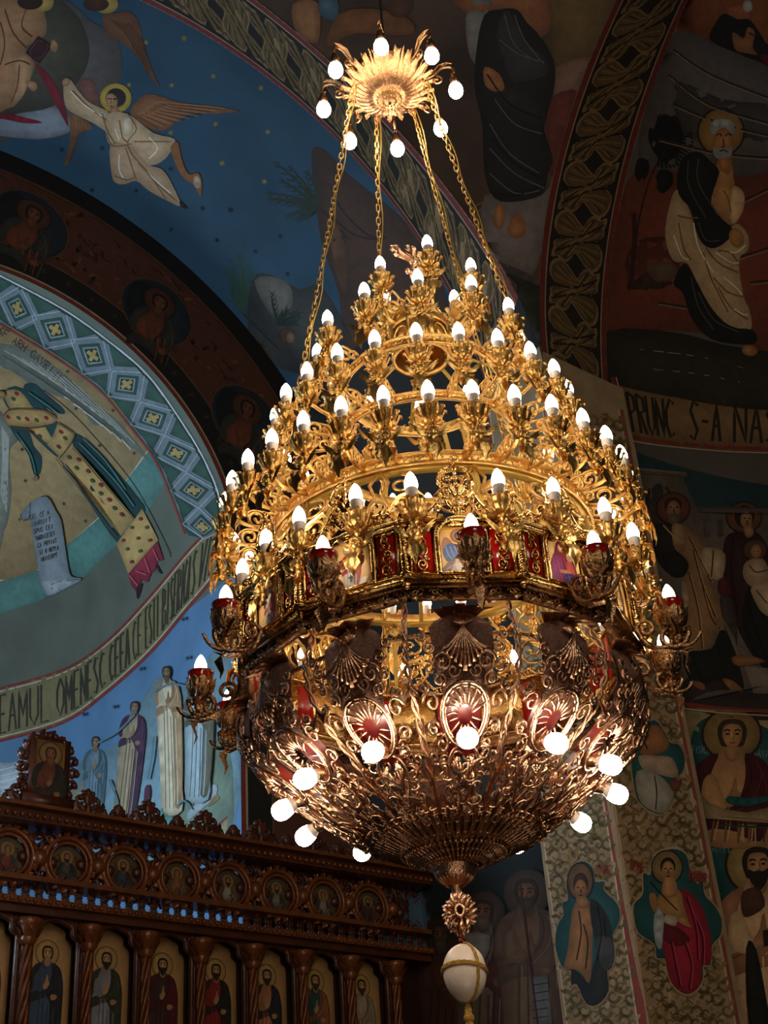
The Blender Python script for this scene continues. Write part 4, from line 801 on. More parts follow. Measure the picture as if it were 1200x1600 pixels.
# tall framed icon standing on the cresting
s_, zb = ip(68, 1262); zt = ip(68, 1148)[1]; hh = zt-zb
b = MB(); b.box((0, 0, hh*.5), (.24, .05, hh*.86)); b.box((0, 0, .02), (.3, .08, .06))
for k in range(18):
    u = k/18*2*pi; x = .15*cos(u); z = hh*.5+hh*.47*sin(u); b.tube(curl(x*1.0, z, .035, u, 1.1, 9, 0, 1), .012, 5); b.ball((x*1.12, -.01, z), .022, 6, 4)
for q in range(-2, 3): b.ball((q*.045, 0, hh*.98-abs(q)*.02), .026, 6, 5)
fi = obj('icon_finial', b, M_WOOD, ico, (s_, -.02, zb))
pp = Painter(lambda x, y, k: Vector((x, -.026-k, hh*.5-y)), .05, lift0=.002); pp.poly('6b4a22', [(-.085, -hh*.38), (.085, -hh*.38), (.085, hh*.36), (-.085, hh*.36)], 0)
figure(pp, 0, -hh*.2, .035, '5a2e1c', '23241c', H=9, halo='8a6836', skin='8a5c38'); pp.make('painted_icon', M_ICON, fi)
# arcade with the apostles
ap = [(0, 1470), (83, 1478), (173, 1483), (256, 1490), (339, 1497), (421, 1504), (499, 1512), (576, 1520)]
sA = ip(83, 1500)[0]; pa = (ip(576, 1540)[0]-sA)/6.0
apr = [('6a1c20', '5a1a1c', None), ('2a3a50', '16181c', None), ('6a6a70', '2c3020', '2a1c14'), ('33201c', '4a1418', '241a14'), ('6e1e1c', '22221c', '2a1c14'), ('8a5a3a', '24262c', '2a1c14'), ('1e3a34', '7a4a30', '3a2a1c'), ('8a7a66', '7a6a54', '3a2a1c')]
wi = pa*.395; arch_h = 1.02
ab = MB()                                   # cusped arch frame
prof = [(-wi, -arch_h), (-wi, -.14), (-wi*.98, -.10), (-wi*.74, -.075), (-wi*.70, -.035), (-wi*.36, -.012), (0, 0)]
prof = prof+[(-x, z) for x, z in prof[::-1][1:]]
pf = [prof[0]]+smooth_open(prof[1:-1], 4)+[prof[-1]]
for k, t in ((1.0, .016), (1.13, .012)): ab.tube([(x*k, -.03, z*(1 if z < -.5 else k)+.012*(k-1)*10) for x, z in pf], t, 6)
for i in range(11):
    x = -pa/2+pa*(i+.5)/11; zt_ = 0.0
    ab.tube(curl(x, .045+.02*(abs(x) < wi*.6), .022, 0, 1.1, 8, -.03, 1 if i % 2 else -1), .008, 4)
    if abs(x) > wi*.55: ab.tube(curl(x, -.01, .024, 1, 1.1, 8, -.03, -1 if i % 2 else 1), .008, 4); ab.leaf([(x, -.02, -.06), (x, -.05, -.03), (x*1.03, -.03, .0)], .02, (1, 0, 0))
ab.box((0, -.0, .04), (pa, .08, .07)); arch_me = ab.mesh('carved_arch')
co = MB(); 
for i in range(4): t0 = i*pi/2; co.tube([(.018*cos(t0+z*14), -.05+.018*sin(t0+z*14), -arch_h+z) for z in [k*.04 for k in range(23)]], .0125, 5)
co.lathe([(.05, -arch_h-.06), (.06, -arch_h-.03), (.04, -arch_h)], 8, Matrix.Translation((0, -.05, 0))); co.lathe([(.03, -.16), (.05, -.13), (.035, -.11), (.06, -.06), (.07, -.03), (.02, -.02)], 10, Matrix.Translation((0, -.05, 0)))
for k in range(6): a = k*pi/3; co.leaf([(.035*cos(a), -.05+.035*sin(a), -.14), (.06*cos(a), -.05+.06*sin(a), -.1), (.085*cos(a), -.05+.085*sin(a), -.06)], .025, (-sin(a), cos(a), 0))
col_me = co.mesh('twisted_column')
for i, (ax_, ay_) in enumerate(ap):
    s_ = sA+(i-1)*pa
    if s_+pa*.3 > S1: continue
    af = obj('carved_arch', arch_me, M_WOOD, ico, (s_, .02, Z_arch))
    pp = Painter(lambda x, y, k: Vector((x, .055-k, -y)), .09, lift0=.002, gain=1.35)
    pp.poly('8a6a40', [(x, -z) for x, z in pf], 0); pp.poly('4c5434', [(-wi, .62), (wi, .62), (wi, arch_h), (-wi, arch_h)], 0)
    r_, m_, bd_ = apr[i]
    figure(pp, .0, .155, .034, r_, m_, H=20, beard=bd_, halo='a0824a', hal2='5a3a20', sx=.98, skin='b08458', hair='1c120e', feet=False)
    pp.make('painted_apostle', M_ICON, af)
    if s_+pa/2 < S1-.03: obj('twisted_column', col_me, M_WOODL, ico, (s_+pa/2, 0, Z_arch))
GAIN = 1.0
# ================================================================ CHANDELIER
AX, AY = .13, 3.95
def cxz(z): return AX+max(z-1.9, -.6)*.04            # it hangs a little out of plumb
M_GOLD = mat('gilt_brass', 'd8a474', .30, 1., bump=.5, bscale=180, var=.25, vscale=60)
M_GOLDM = mat('satin_gilt', 'eabb6c', .37, 1., bump=.22, bscale=120, var=.3, vscale=40)
M_GOLDB = mat('polished_brass', 'eabd76', .16, 1., bump=.35, bscale=90, var=.3, vscale=30)
M_COPPER = mat('antique_rose_brass', 'e6b48e', .28, 1., bump=.35, bscale=140, var=.4, vscale=30)
M_PLAQUE = mat('hammered_dark_brass', 'a27c6a', .45, .8, bump=.9, bscale=260, var=.4, vscale=90)
M_BRONZE = mat('dark_bronze', 'c09468', .26, .95, bump=.5, bscale=120, var=.5, vscale=40)
M_SLEEVE = mat('white_plastic_sleeve', 'c9bfb4', .45)
M_REDG = mat('red_glass', '8a140a', .12, Transmission_Weight=.25, Coat_Weight=.5)
M_REDE = mat('red_enamel', 'a30f0a', .25, Coat_Weight=.6)
M_FLAME = emis('candle_bulb_glass', (1., .86, .70), BULB_E)
M_GLOBE = emis('globe_bulb_glass', (1., .84, .66), GLOBE_E)
M_REDL = mat('dark_red_lining', '5e0c08', .35, Coat_Weight=.4)
M_EGG = mat('ostrich_shell', 'd8c6b4', .35, bump=.1, bscale=120, Coat_Weight=.2)
M_BRAID = mat('gold_braid', 'b58a3a', .6, .4, bump=.8, bscale=300)
M_YEL = mat('yellow_painted_metal', 'b8963e', .4, .5, var=.2)
Z0 = 1.15
ch = thing('chandelier', 'huge tiered gilt brass candle chandelier with icon panels and openwork bowl', 'chandelier', (cxz(Z0), AY, Z0))
def at(z): return (cxz(z)-cxz(Z0), 0, z-Z0)
def RZ(a): return Matrix.Rotation(a, 4, 'Z')
def spiral(c, r, a0, turns, n=14, shrink=.82, pl=0):
    """spiral in the radial plane (x=0): c=(y, z)"""
    return [(0, c[0]+r*(1-shrink*i/n)*cos(a0+turns*2*pi*i/n), c[1]+r*(1-shrink*i/n)*sin(a0+turns*2*pi*i/n)) for i in range(n+1)]
# --- shared little meshes (outward = -Y, up = +Z)
def radleaf(mb, a, prof, wid, cup=.35):
    ca, sa = cos(a), sin(a); mb.leaf([(r*sa, -r*ca, z) for r, z in prof], wid, (ca, sa, 0), cup)
def calyx(R=.046, H=.066):
    b = MB(); b.lathe([(.004, -H), (.012, -H*.9), (.016, -H*.72), (.009, -H*.6), (.02, -H*.5), (.03, -H*.3), (.024, -H*.1), (.014, -H*.05)], 10)
    for k in range(8): radleaf(b, 2*pi*k/8, [(.014, -H*.62), (.03, -H*.5), (R*.78, -H*.28), (R*.95, -H*.02), (R*1.08, H*.02), (R*1.1, -H*.12)], .0125)
    for k in range(8): radleaf(b, 2*pi*(k+.5)/8, [(.016, -H*.4), (.028, -H*.2), (R*.68, H*.05), (R*.78, H*.22), (R*.92, H*.2)], .0098)
    for k in range(6): radleaf(b, 2*pi*(k+.25)/6, [(.012, -H*.7), (.026, -H*.78), (.036, -H*.62), (.042, -H*.66)], .011)
    return b.mesh('leaf_cup')
CALYX = calyx()
b = MB(); b.lathe([(.0155, -.03), (.0155, .022), (.017, .024), (.0185, .04), (.0175, .043)], 12); SLEEVE = b.mesh('candle_sleeve')
b = MB(); b.lathe([(.0175, .041), (.0195, .05), (.0198, .058), (.0182, .069), (.014, .082), (.0085, .092), (.0038, .098), (.0008, .1)], 14); FLAME = b.mesh('bulb')
def cherub():
    b = MB(); b.ball((0, -.012, 0), (.0135, .0135, .0155), 10, 8)
    for k in range(9): a = pi*k/8; b.ball((.0145*cos(a), -.012, .003+.0145*sin(a)), .0052, 5, 4)
    for k in range(5): a = pi*(k+.5)/5; b.ball((.0095*cos(a), -.02, .006+.009*sin(a)), .0048, 5, 4)
    for sg in (-1, 1): b.ball((sg*.0045, -.0252, .0005), .0017, 5, 4); b.ball((sg*.0065, -.0235, -.0045), .0034, 5, 4)
    b.ball((0, -.0262, -.0025), .0021, 5, 4); b.ball((0, -.0245, -.0078), (.0034, .0015, .0012), 6, 4)
    for sg in (-1, 1):
        for q, (dz, l) in enumerate(((.016, .052), (.008, .05), (.0, .043), (-.008, .034))):
            b.leaf([(sg*.01, -.008, -.004), (sg*(.012+l*.35), -.012, dz*.6+.002), (sg*(.01+l*.62), -.014, dz+.008), (sg*(.008+l*.84), -.012, dz*1.25+.014)], .0062, (0, -.25, 1), .2)
    b.lathe([(.012, -.012), (.016, -.018), (.008, -.026), (.014, -.034), (.006, -.042)], 10, Matrix.Translation((0, -.008, 0)))
    b.leaf([(0, -.014, -.02), (0, -.026, -.034), (0, -.03, -.05), (0, -.026, -.066), (0, -.028, -.08), (0, -.022, -.095)], .021, (1, 0, 0), .25)
    for sg in (-1, 1): b.leaf([(sg*.006, -.014, -.03), (sg*.018, -.022, -.045), (sg*.02, -.02, -.06), (sg*.016, -.02, -.07)], .01, (1, 0, 0), .25)
    return b.mesh('cherub')
CHERUB = cherub()
def armmesh(rr, rc, dz, s=1.):
    """scroll arm from ring radius rr to cup radius rc; cup sits dz over the ring"""
    b = MB(); d = rc-rr; y = -rc
    b.tube(smooth_open([(0, -rr, 0), (0, -rr-d*.3, -.012*s), (0, -rr-d*.72, -.01*s), (0, -rc-.002, dz*.45), (0, -rc, dz)], 4), [.0062*s]*17, 6)
    b.tube(spiral((-rr-d*.42, dz*.42), min(.032*s, d*.34+.006), -pi/2, -1.25), [.0058*s]*11+[.005, .0045, .005, .0075], 5)
    b.tube(spiral((-rr-d*.1, dz*.55+.006), .022*s, pi*.1, 1.15), [.005*s]*13+[.005, .007], 5)
    b.tube(smooth_open([(0, -rr-.004, dz*.55+.02), (0, -rr-d*.5, dz*.85+.015), (0, -rr-d*.72, dz*.62)], 4), .0045*s, 5)
    b.ball((0, -rc, dz*.55), .0105, 8, 6); b.lathe([(.011, dz*.3), (.015, dz*.38), (.007, dz*.46)], 8, Matrix.Translation((0, -rc, 0)))
    return b
def tier(z, rr, zr, rc, azs, mt, chdz=-.105, s=1., cher=True, dx=0., cs=1.):
    """one ring of candle arms. z = bulb middle, rr/zr ring, rc cup radius, azimuths in degrees (0 = toward us, + right)"""
    zc = z-.066; am = armmesh(rr, rc, zc-.05-zr, s).mesh('candle_arm')
    for a in azs:
        o = obj('candle_arm', am, mt, ch, (at(zr)[0]+dx, 0, zr-Z0), radians(a)); L = (0, -rc, zc-zr)
        k = obj('leaf_cup', CALYX, mt, o, (0, -rc, zc-zr-.013)); k.rotation_euler.z = random.uniform(0, .7); k.scale = (cs, cs, cs)
        obj('candle_sleeve', SLEEVE, M_SLEEVE, o, L); obj('bulb', FLAME, M_FLAME, o, (L[0], L[1], L[2]+.0))
        if cher: c = obj('cherub', CHERUB, mt, o, (0, -rc-.006, zc+chdz-zr)); c.rotation_euler.x = -.12; c.scale = (1.2,)*3
# --- relief bands
def reliefband(r, z0, z1, n, name, mt, inner=True, seg=96):
    b = MB(); h = z1-z0
    b.lathe([(r, z0), (r+.006, z0), (r+.007, z0+h*.1), (r+.003, z0+h*.14), (r+.002, z1-h*.14), (r+.007, z1-h*.1), (r+.006, z1), (r, z1), (r-.004, z1), (r-.004, z0), (r, z0)], seg)
    for k in range(n):
        for q in (0, 1):
            a0 = 2*pi*(k+q*.5)/n; P = []
            for i in range(9):
                u = i/8; a = a0+(2*pi/n)*.23*(u*1.0)*cos(u*5)*(1); zz_ = (z0+z1)/2+h*.26*(1-u*.6)*sin(u*7+(0 if q else pi)); P.append(((r+.0035)*sin(a), -(r+.0035)*cos(a), zz_))
            b.tube(P, .0022, 4, False)
        a = 2*pi*k/n; b.ball(((r+.003)*sin(a), -(r+.003)*cos(a), (z0+z1)/2), .0045, 5, 4)
    zc = at((z0+z1)/2); o = obj(name, b, mt, ch, (at(z0)[0], 0, -Z0)); return o
reliefband(.097, 3.005, 3.04, 18, 'crown_band', M_GOLDM, seg=48)
# crown drum: arched openwork dome
b = MB()
b.lathe([(.1, 3.03), (.1, 3.12)], 8, off=pi/8)
for k in range(8):
    a = 2*pi*k/8+pi/8
    b.box((0, -.104, 3.075), (.012, .014, .1), RZ(a))
    a2 = a+pi/8; b.tube([((.098)*sin(a2)+(.036*cos(t))*cos(a2), -.099*cos(a2)+(.036*cos(t))*sin(a2), 3.06+.05*sin(t)) for t in [pi*i/10 for i in range(11)]], .005, 5)
    b.leaf([(0, 0, 0), (0, -.008, .02), (0, -.004, .045)], .016, (1, 0, 0), M=RZ(a2) @ Matrix.Translation((0, -.098, 3.05)))
b.lathe([(.107, 3.12), (.112, 3.13), (.108, 3.15), (.1, 3.175), (.085, 3.2), (.06, 3.222), (.03, 3.236), (.012, 3.245), (.012, 3.27)], 32)
for k in range(16):
    a = 2*pi*k/16
    for (r1, z1_, r2, z2) in ((.11, 3.14, .095, 3.185), (.088, 3.195, .055, 3.225)): b.tube([((r1+(r2-r1)*i/6+.002)*sin(a+.1*sin(i*1.3)), -(r1+(r2-r1)*i/6+.002)*cos(a+.1*sin(i*1.3)), z1_+(z2-z1_)*i/6+.003) for i in range(7)], .0035, 4, False)
obj('crown', b, M_GOLDM, ch, (at(3.1)[0], 0, -Z0), smooth=True)
# cross with trefoil ends, turned and tipped
b = MB()
def cbar(v, L, w=.016):
    v = Vector(v).normalized(); s_ = Vector((0, 1, 0)).cross(v).normalized()
    for sg in (0, 1):
        pp_ = [v*.0, v*L*.5, v*L*.8, v*L]; b.tube([tuple(q+Vector((0, (-.004 if sg else .004), 0))) for q in pp_], [w*.62, w*.7, w*.9, w*.8], 6)
    for q in (v*(L+.012), v*(L-.004)+s_*.022, v*(L-.004)-s_*.022): b.ball(tuple(q), (.0165, .011, .0165), 8, 6)
    b.tube([tuple(v*.02+Vector((0, -.014, 0))), tuple(v*L+Vector((0, -.012, 0)))], .0035, 4)
for v, L in (((0, 0, 1), .085), ((1, 0, 0), .082), ((-1, 0, 0), .082), ((0, 0, -1), .105)): cbar(v, L)
b.ball((0, 0, 0), (.028, .014, .028), 10, 6)
cr = obj('cross', b, M_COPPER, ch, (at(3.5)[0]-.012, 0, 3.47-Z0)); cr.rotation_euler = (radians(-15), radians(15), radians(35))
b = MB(); b.lathe([(.012, 3.25), (.02, 3.27), (.012, 3.3), (.018, 3.33), (.01, 3.36), (.008, 3.42)], 12); obj('cross_stem', b, M_GOLDM, ch, (at(3.3)[0], 0, -Z0))
# tiers of candles
tier(3.40, .10, 3.15, .18, [5, -62, 78, 140, -125], M_GOLDM, dx=.034)
tier(3.08, .265, 2.90, .366, [0.5+30*k for k in range(12)], M_GOLDM)
tier(2.73, .335, 2.60, .515, [-1.5+15*k for k in range(24)], M_GOLDM)
tier(2.385, .535, 2.235, .673, [1+11.25*k for k in range(32)], M_GOLDM)
tier(2.085, .60, 1.94, .652, [-53, -39, -21.5, -7, 15, 30.5, 49, 66, -70, 84, 102, 120, 138, 156, 174, 192, 210, 228, 246, 264], M_BRONZE, chdz=-.115, dx=.03)
reliefband(.275, 2.865, 2.905, 40, 'tier_band', M_GOLDM, seg=64)
reliefband(.332, 2.592, 2.628, 48, 'tier_band', M_GOLDM)
reliefband(.536, 2.212, 2.258, 76, 'tier_band', M_GOLDM)
# openwork scroll galleries standing between the bands
def gallery(r0_, z0, r1_, z1, n, t=.0055, name='scroll_gallery'):
    def S(a, v): r = r0_+(r1_-r0_)*v; return (r*sin(a), -r*cos(a), z0+(z1-z0)*v)
    b = MB(); da = 2*pi/n; k1 = (abs(z1-z0)+abs(r1_-r0_))/max(r0_, r1_)
    for sg in (-1, 1):
        for (ca_, cv, rr, a0, tn) in ((.26, .3, .2, -pi/2, 1.3), (.24, .72, .17, pi/2, -1.2)):
            b.tube([S(sg*da*(ca_+rr*(1-.8*i/14)*cos(a0+tn*2*pi*i/14)), cv+rr*1.15*(1-.8*i/14)*sin(a0+tn*2*pi*i/14)) for i in range(15)], [t]*12+[t*.8, t*.8, t*1.5], 5)
        b.tube([S(sg*da*x, v) for x, v in ((.04, 0), (.12, .3), (.04, .55), (.1, .8), (.02, 1.))], t*1.1, 5)
        P = [Vector(S(sg*da*x, v)) for x, v in ((.05, .1), (.2, .42), (.38, .55), (.46, .42))]; b.leaf(P, .014, (0, 0, 1))
    b.ball(S(0, .12), .011, 7, 5)
    me = b.mesh(name)
    for k in range(n): obj(name, me, M_GOLDM, ch, (at(z0)[0], 0, -Z0), da*(k+.5))
gallery(.60, 1.99, .54, 2.2, 12, .005)
# flat hanger bars between the rings, inside
for (ra, za, rb_, zb_, n, o0) in ((.1, 3.01, .27, 2.88, 6, .2), (.27, 2.87, .33, 2.62, 6, .5), (.33, 2.6, .53, 2.23, 6, .1), (.53, 2.22, .58, 1.9, 6, .26)):
    for k in range(n):
        b = MB(); a = 2*pi*k/n+o0; v = Vector((0, -(rb_-ra), zb_-za)); m_ = Matrix.Translation((0, -(ra+rb_)/2, (za+zb_)/2)) @ v.to_track_quat('Z', 'Y').to_matrix().to_4x4()
        b.box((0, 0, 0), (.013, .005, v.length), m_); obj('hanger_bar', b, M_YEL, ch, (at(za)[0], 0, -Z0), a, smooth=False)
# inner stiffening rim of the large ring and its cross struts
b = MB(); b.lathe([(.5, 2.205), (.53, 2.205), (.53, 2.214), (.5, 2.214), (.5, 2.205)], 96); obj('inner_rim', b, M_YEL, ch, (at(2.2)[0], 0, -Z0))

# --- ring of icon panels: twelve sides
RA0 = radians(7.5); RP = .628; HW = RP*sin(pi/12); APO = RP*cos(pi/12); ZB, ZT = 1.785, 1.955
def P2(x, y, z): return (x, -APO+y, z)
iw, rw0, rw1 = .062, .083, .142
PH = ZT-ZB
def arch_outline(w_, h0, h1, n=12): return [(-w_, h0)]+[(-w_*cos(pi*i/n), h1-w_*.92+w_*.92*sin(pi*i/n)) for i in range(n+1)]+[(w_, h0)]
fr = MB(); fr.box(P2(0, .012, (ZB+ZT)/2), (HW*2, .012, PH))
for z, h, d in ((ZB-.004, .02, .03), (ZB+.012, .006, .02), (ZT, .012, .03), (ZT+.012, .008, .04)): fr.box(P2(0, 0, z), (HW*2*.99, d, h))
for sg in (-1, 1):
    for x in (rw0-.008, rw1+.004): fr.box(P2(sg*x, -.003, (ZB+ZT)/2), (.007, .012, PH))
    for z in (ZB+.018, ZT-.012): fr.box(P2(sg*(rw0+rw1)/2, -.003, z), (rw1-rw0, .01, .006))
ao = arch_outline(iw+.004, ZB+.015, ZT+.018)
fr.tube([P2(x, -.012, z) for x, z in ao+[ao[0]]], .0055, 6, False)
ao2 = arch_outline(iw+.013, ZB+.01, ZT+.028); fr.tube([P2(x, -.010, z) for x, z in ao2], .003, 5, False)
for i in range(26):
    t = i/25*(len(ao)-1); j = min(int(t), len(ao)-2); f = t-j; x = ao[j][0]+(ao[j+1][0]-ao[j][0])*f; z = ao[j][1]+(ao[j+1][1]-ao[j][1])*f; fr.ball(P2(x*1.07, -.013, z+.002), .0038, 5, 4)
FRAME = fr.mesh('icon_panel')
sw = MB()
for q in range(3):
    z = ZB+.045+q*.046; s1 = 1 if q % 2 else -1
    sw.tube([P2(s1*.002+.015*(1-.8*i/12)*cos(-pi/2+s1*i*.62), -.008, z+.018*(1-.8*i/12)*sin(-pi/2+s1*i*.62)) for i in range(13)], [.0028]*12+[.004], 5)
    sw.tube([P2(-s1*.012+.008*(1-.8*i/8)*cos(i*.8), -.008, z+.02+.009*(1-.8*i/8)*sin(i*.8*s1)) for i in range(9)], .0022, 4)
sw.tube([P2(.012*sin(k*1.0), -.007, ZB+.025+k*.0115) for k in range(13)], .0026, 5)
SCR = sw.mesh('scrollwork')
rd = MB(); rd.box(P2(0, .001, (ZB+ZT)/2+.003), (rw1-rw0, .004, PH-.03)); rd.box(P2(0, .022, (ZB+ZT)/2+.003), (rw1-rw0, .004, PH-.03)); REDP = rd.mesh('red_inlay')
crs = MB()
def c2(P, t=.0042, y=-.012): crs.tube([P2(x, y, z) for x, z in P], t, 5)
zc0 = ZT+.02
for sg in (-1, 1):
    c2([(sg*x, z) for x, z in smooth_open([(.14, zc0+.004), (.115, zc0+.03), (.085, zc0+.028), (.06, zc0+.055), (.042, zc0+.1), (.05, zc0+.13), (.035, zc0+.16), (.01, zc0+.175)], 4)], .0048)
    for (x, z, r, a0, tn) in ((.118, .022, .017, 0, 1.2), (.088, .012, .013, 2, -1.2), (.06, .035, .016, 1, 1.2), (.034, .055, .017, 2.5, -1.3), (.025, .09, .019, 0, 1.3), (.044, .118, .013, 3, 1.2), (.022, .135, .014, 1, -1.2), (.015, .03, .013, 2, 1.2), (.03, .158, .009, 0, 1.1)):
        c2([(sg*(x+r*(1-.8*i/11)*cos(a0+tn*2*pi*i/11)), zc0+z+r*(1-.8*i/11)*sin(a0+tn*2*pi*i/11)) for i in range(12)], .0034)
        crs.ball(P2(sg*x, -.015, zc0+z), .0055, 6, 4)
    crs.leaf([P2(sg*.01, -.012, zc0+.02), P2(sg*.03, -.024, zc0+.045), P2(sg*.045, -.02, zc0+.08), P2(sg*.05, -.012, zc0+.09)], .014, (0, 0, 1))
    crs.leaf([P2(0, -.014, zc0+.06), P2(sg*.012, -.026, zc0+.09), P2(sg*.02, -.018, zc0+.12)], .012, (1, 0, 0))
for k in range(9): crs.ball(P2(0, -.014, zc0+.03+k*.017), .0062 if k % 2 else .0085, 6, 4)
for v in ((0, .012), (.012, 0), (-.012, 0), (0, -.01)): crs.ball(P2(v[0], -.012, zc0+.196+v[1]), .0058, 6, 4)
CREST = crs.mesh('openwork_crest')
cl = MB()
for k in range(2): cl.tube([(.0065*cos(t*6.0+k*pi), -RP-.004+.0065*sin(t*6.0+k*pi), ZB+.018+(PH-.03)*t/9) for t in [i*.25 for i in range(37)]], .0075, 6)
for zq, r in ((ZB+.004, .02), (ZB+.016, .015), (ZT-.004, .015), (ZT+.008, .02)): cl.lathe([(.004, zq-.006), (r, zq-.005), (r*1.1, zq), (r, zq+.005), (.004, zq+.006)], 12, Matrix.Translation((0, -RP-.004, 0)))
cl.ball((0, -RP-.004, ZB-.02), .013, 8, 6); cl.ball((0, -RP-.004, ZT+.03), .013, 8, 6); cl.ball((0, -RP-.004, ZT+.048), .007, 6, 4)
COL = cl.mesh('twisted_column')
bs = MB()                                    # under-cornice: sloping band with scrolls
for (y0, z0, y1, z1) in ((0, ZB-.014, .012, ZB-.022), (.012, ZB-.048, .02, ZB-.044)): bs.box(P2(0, (y0+y1)/2+.006, (z0+z1)/2), (HW*2, .026, .008))
bs.box(P2(0, .022, ZB-.032), (HW*2*.96, .006, .03))
for k in range(6):
    x = -HW+HW*2*(k+.5)/6; s1 = 1 if k % 2 else -1
    bs.tube([P2(x+.017*(1-.8*i/11)*cos(s1*i*.65), .012, ZB-.033+.012*(1-.8*i/11)*sin(s1*i*.65)) for i in range(12)], .0034, 5); bs.tube([P2(x-.02+.04*i/5, .01, ZB-.033+s1*.012*sin(i*1.2)) for i in range(6)], .003, 4)
for k in range(7): x = -HW+HW*2*(k+.5)/7; bs.leaf([P2(x, .01, ZB-.048), P2(x, -.002, ZB-.054), P2(x, .006, ZB-.062)], .014, (1, 0, 0))
CORN = bs.mesh('lower_cornice')
icons = [('angel', 0), ('bishop', -1), ('virgin', 1)]
def icon_paint(kind, seed):
    rn = random.Random(seed)
    pp = Painter(lambda x, y, k: Vector(P2(x, -.002-k, ZB+.018-y)), .03, lift0=.001, dl=.0004)
    o = arch_outline(iw, 0, PH+.0); pp.poly({'angel': 'e0a624', 'virgin': 'e3bd78', 'bishop': 'd9b070', 'prophet': 'd6ae60', 'monk': 'dcb468'}[kind], [(x, -z) for x, z in o], 0)
    if kind == 'angel':
        pp.poly('a8663a', [(-.052, -.05), (-.056, -.09), (-.045, -.115), (-.03, -.105), (-.02, -.085), (-.01, -.07), (0, -.02), (-.02, -.01)]); pp.poly('a8663a', [(.052, -.05), (.056, -.09), (.045, -.115), (.03, -.105), (.02, -.085), (.01, -.07), (.02, -.02)])
        pp.poly('2c4a86', [(-.05, -.08), (-.03, -.095), (-.01, -.088), (.02, -.08), (.03, -.05), (.0, -.03), (-.03, -.03), (-.05, -.045)])
        for i in range(5): pp.line('6f8cc0', .0025, [(-.045+i*.012, -.085), (-.04+i*.014, -.06), (-.03+i*.012, -.04)])
        pp.poly('7a4a30', [(-.055, -.02), (-.02, -.05), (.02, -.05), (.05, -.03), (.058, 0), (-.058, 0)]); pp.poly('d8b888', [(-.02, -.045), (.01, -.06), (.03, -.05), (.04, -.02), (.0, 0), (-.02, -.01)]); pp.line('c08850', .004, [(-.05, -.01), (-.02, -.03), (.0, -.045)])
        pp.ell('8a4a30', -.006, -.118, .023); pp.ell('b86a44', -.006, -.118, .020); pp.ell('4a2818', -.005, -.118, .013, .014); pp.ell('d09a68', -.003, -.115, .008, .011)
    elif kind == 'virgin':
        pp.ell('e6c06a', -.005, -.122, .026); pp.poly('7a2238', [(-.005, -.145), (.012, -.13), (.018, -.11), (.04, -.09), (.05, -.05), (.055, 0), (-.055, 0), (-.05, -.06), (-.03, -.1), (-.02, -.13)]); pp.poly('8d3a6a', [(-.045, -.07), (-.01, -.09), (.0, -.04), (-.02, 0), (-.05, 0)])
        pp.ell('d8a878', -.004, -.12, .0095, .013); pp.poly('c0504a', [(.01, -.075), (.03, -.085), (.042, -.06), (.04, -.02), (.012, -.02)]); pp.ell('e0b880', .026, -.094, .012); pp.ell('d8a878', .026, -.093, .008, .009); pp.poly('2c3c7a', [(.0, -.035), (.04, -.04), (.055, -.01), (.055, 0), (.01, 0)]); pp.poly('d8a878', [(-.02, -.045), (.015, -.05), (.02, -.042), (-.015, -.036)])
        for i in range(4): pp.line('b0507a', .002, [(-.04+i*.014, -.09), (-.038+i*.016, -.05), (-.03+i*.015, -.01)])
    else:
        c = {'bishop': ('e8dcc8', 'c8402c'), 'prophet': ('3a5a4a', '8a3a2a'), 'monk': ('4a3426', '6b2a3a')}[kind]
        figure(pp, .0, -.124, .0105, c[0], c[1], H=11.6, beard='e8e0d4' if kind != 'monk' else '6a4a30', hair='d8d0c4' if kind != 'monk' else '5a3a20', halo='eac878', hal2='a07838', skin='d8a878')
        if kind == 'bishop':
            for x, z in ((-.018, .075), (.018, .08), (0, .03)): pp.line('241a18', .004, [(x, -z-.01), (x, -z+.012)], 0); pp.line('241a18', .004, [(x-.008, -z-.003), (x+.008, -z-.003)], 0)
    return pp
order = ['angel', 'virgin', 'monk', 'prophet', 'bishop', 'monk', 'prophet', 'bishop', 'monk', 'prophet', 'bishop', 'bishop']
for k in range(12):
    a = RA0+2*pi*k/12; pl = obj('icon_panel', FRAME, M_GOLDB, ch, (at(1.87)[0], 0, -Z0), a, smooth=False)
    icon_paint(order[k], k).make('painted_icon', M_ICON, pl)
    for sg in (-1, 1): obj('red_inlay', REDP, M_REDE, pl, (sg*(rw0+rw1)/2, 0, 0), smooth=False); obj('scrollwork', SCR, M_GOLDB, pl, (sg*(rw0+rw1)/2, 0, 0))
    obj('openwork_crest', CREST, M_GOLDB, pl); obj('lower_cornice', CORN, M_BRONZE, pl)
    obj('twisted_column', COL, M_GOLDB, ch, (at(1.87)[0], 0, -Z0), a+pi/12)
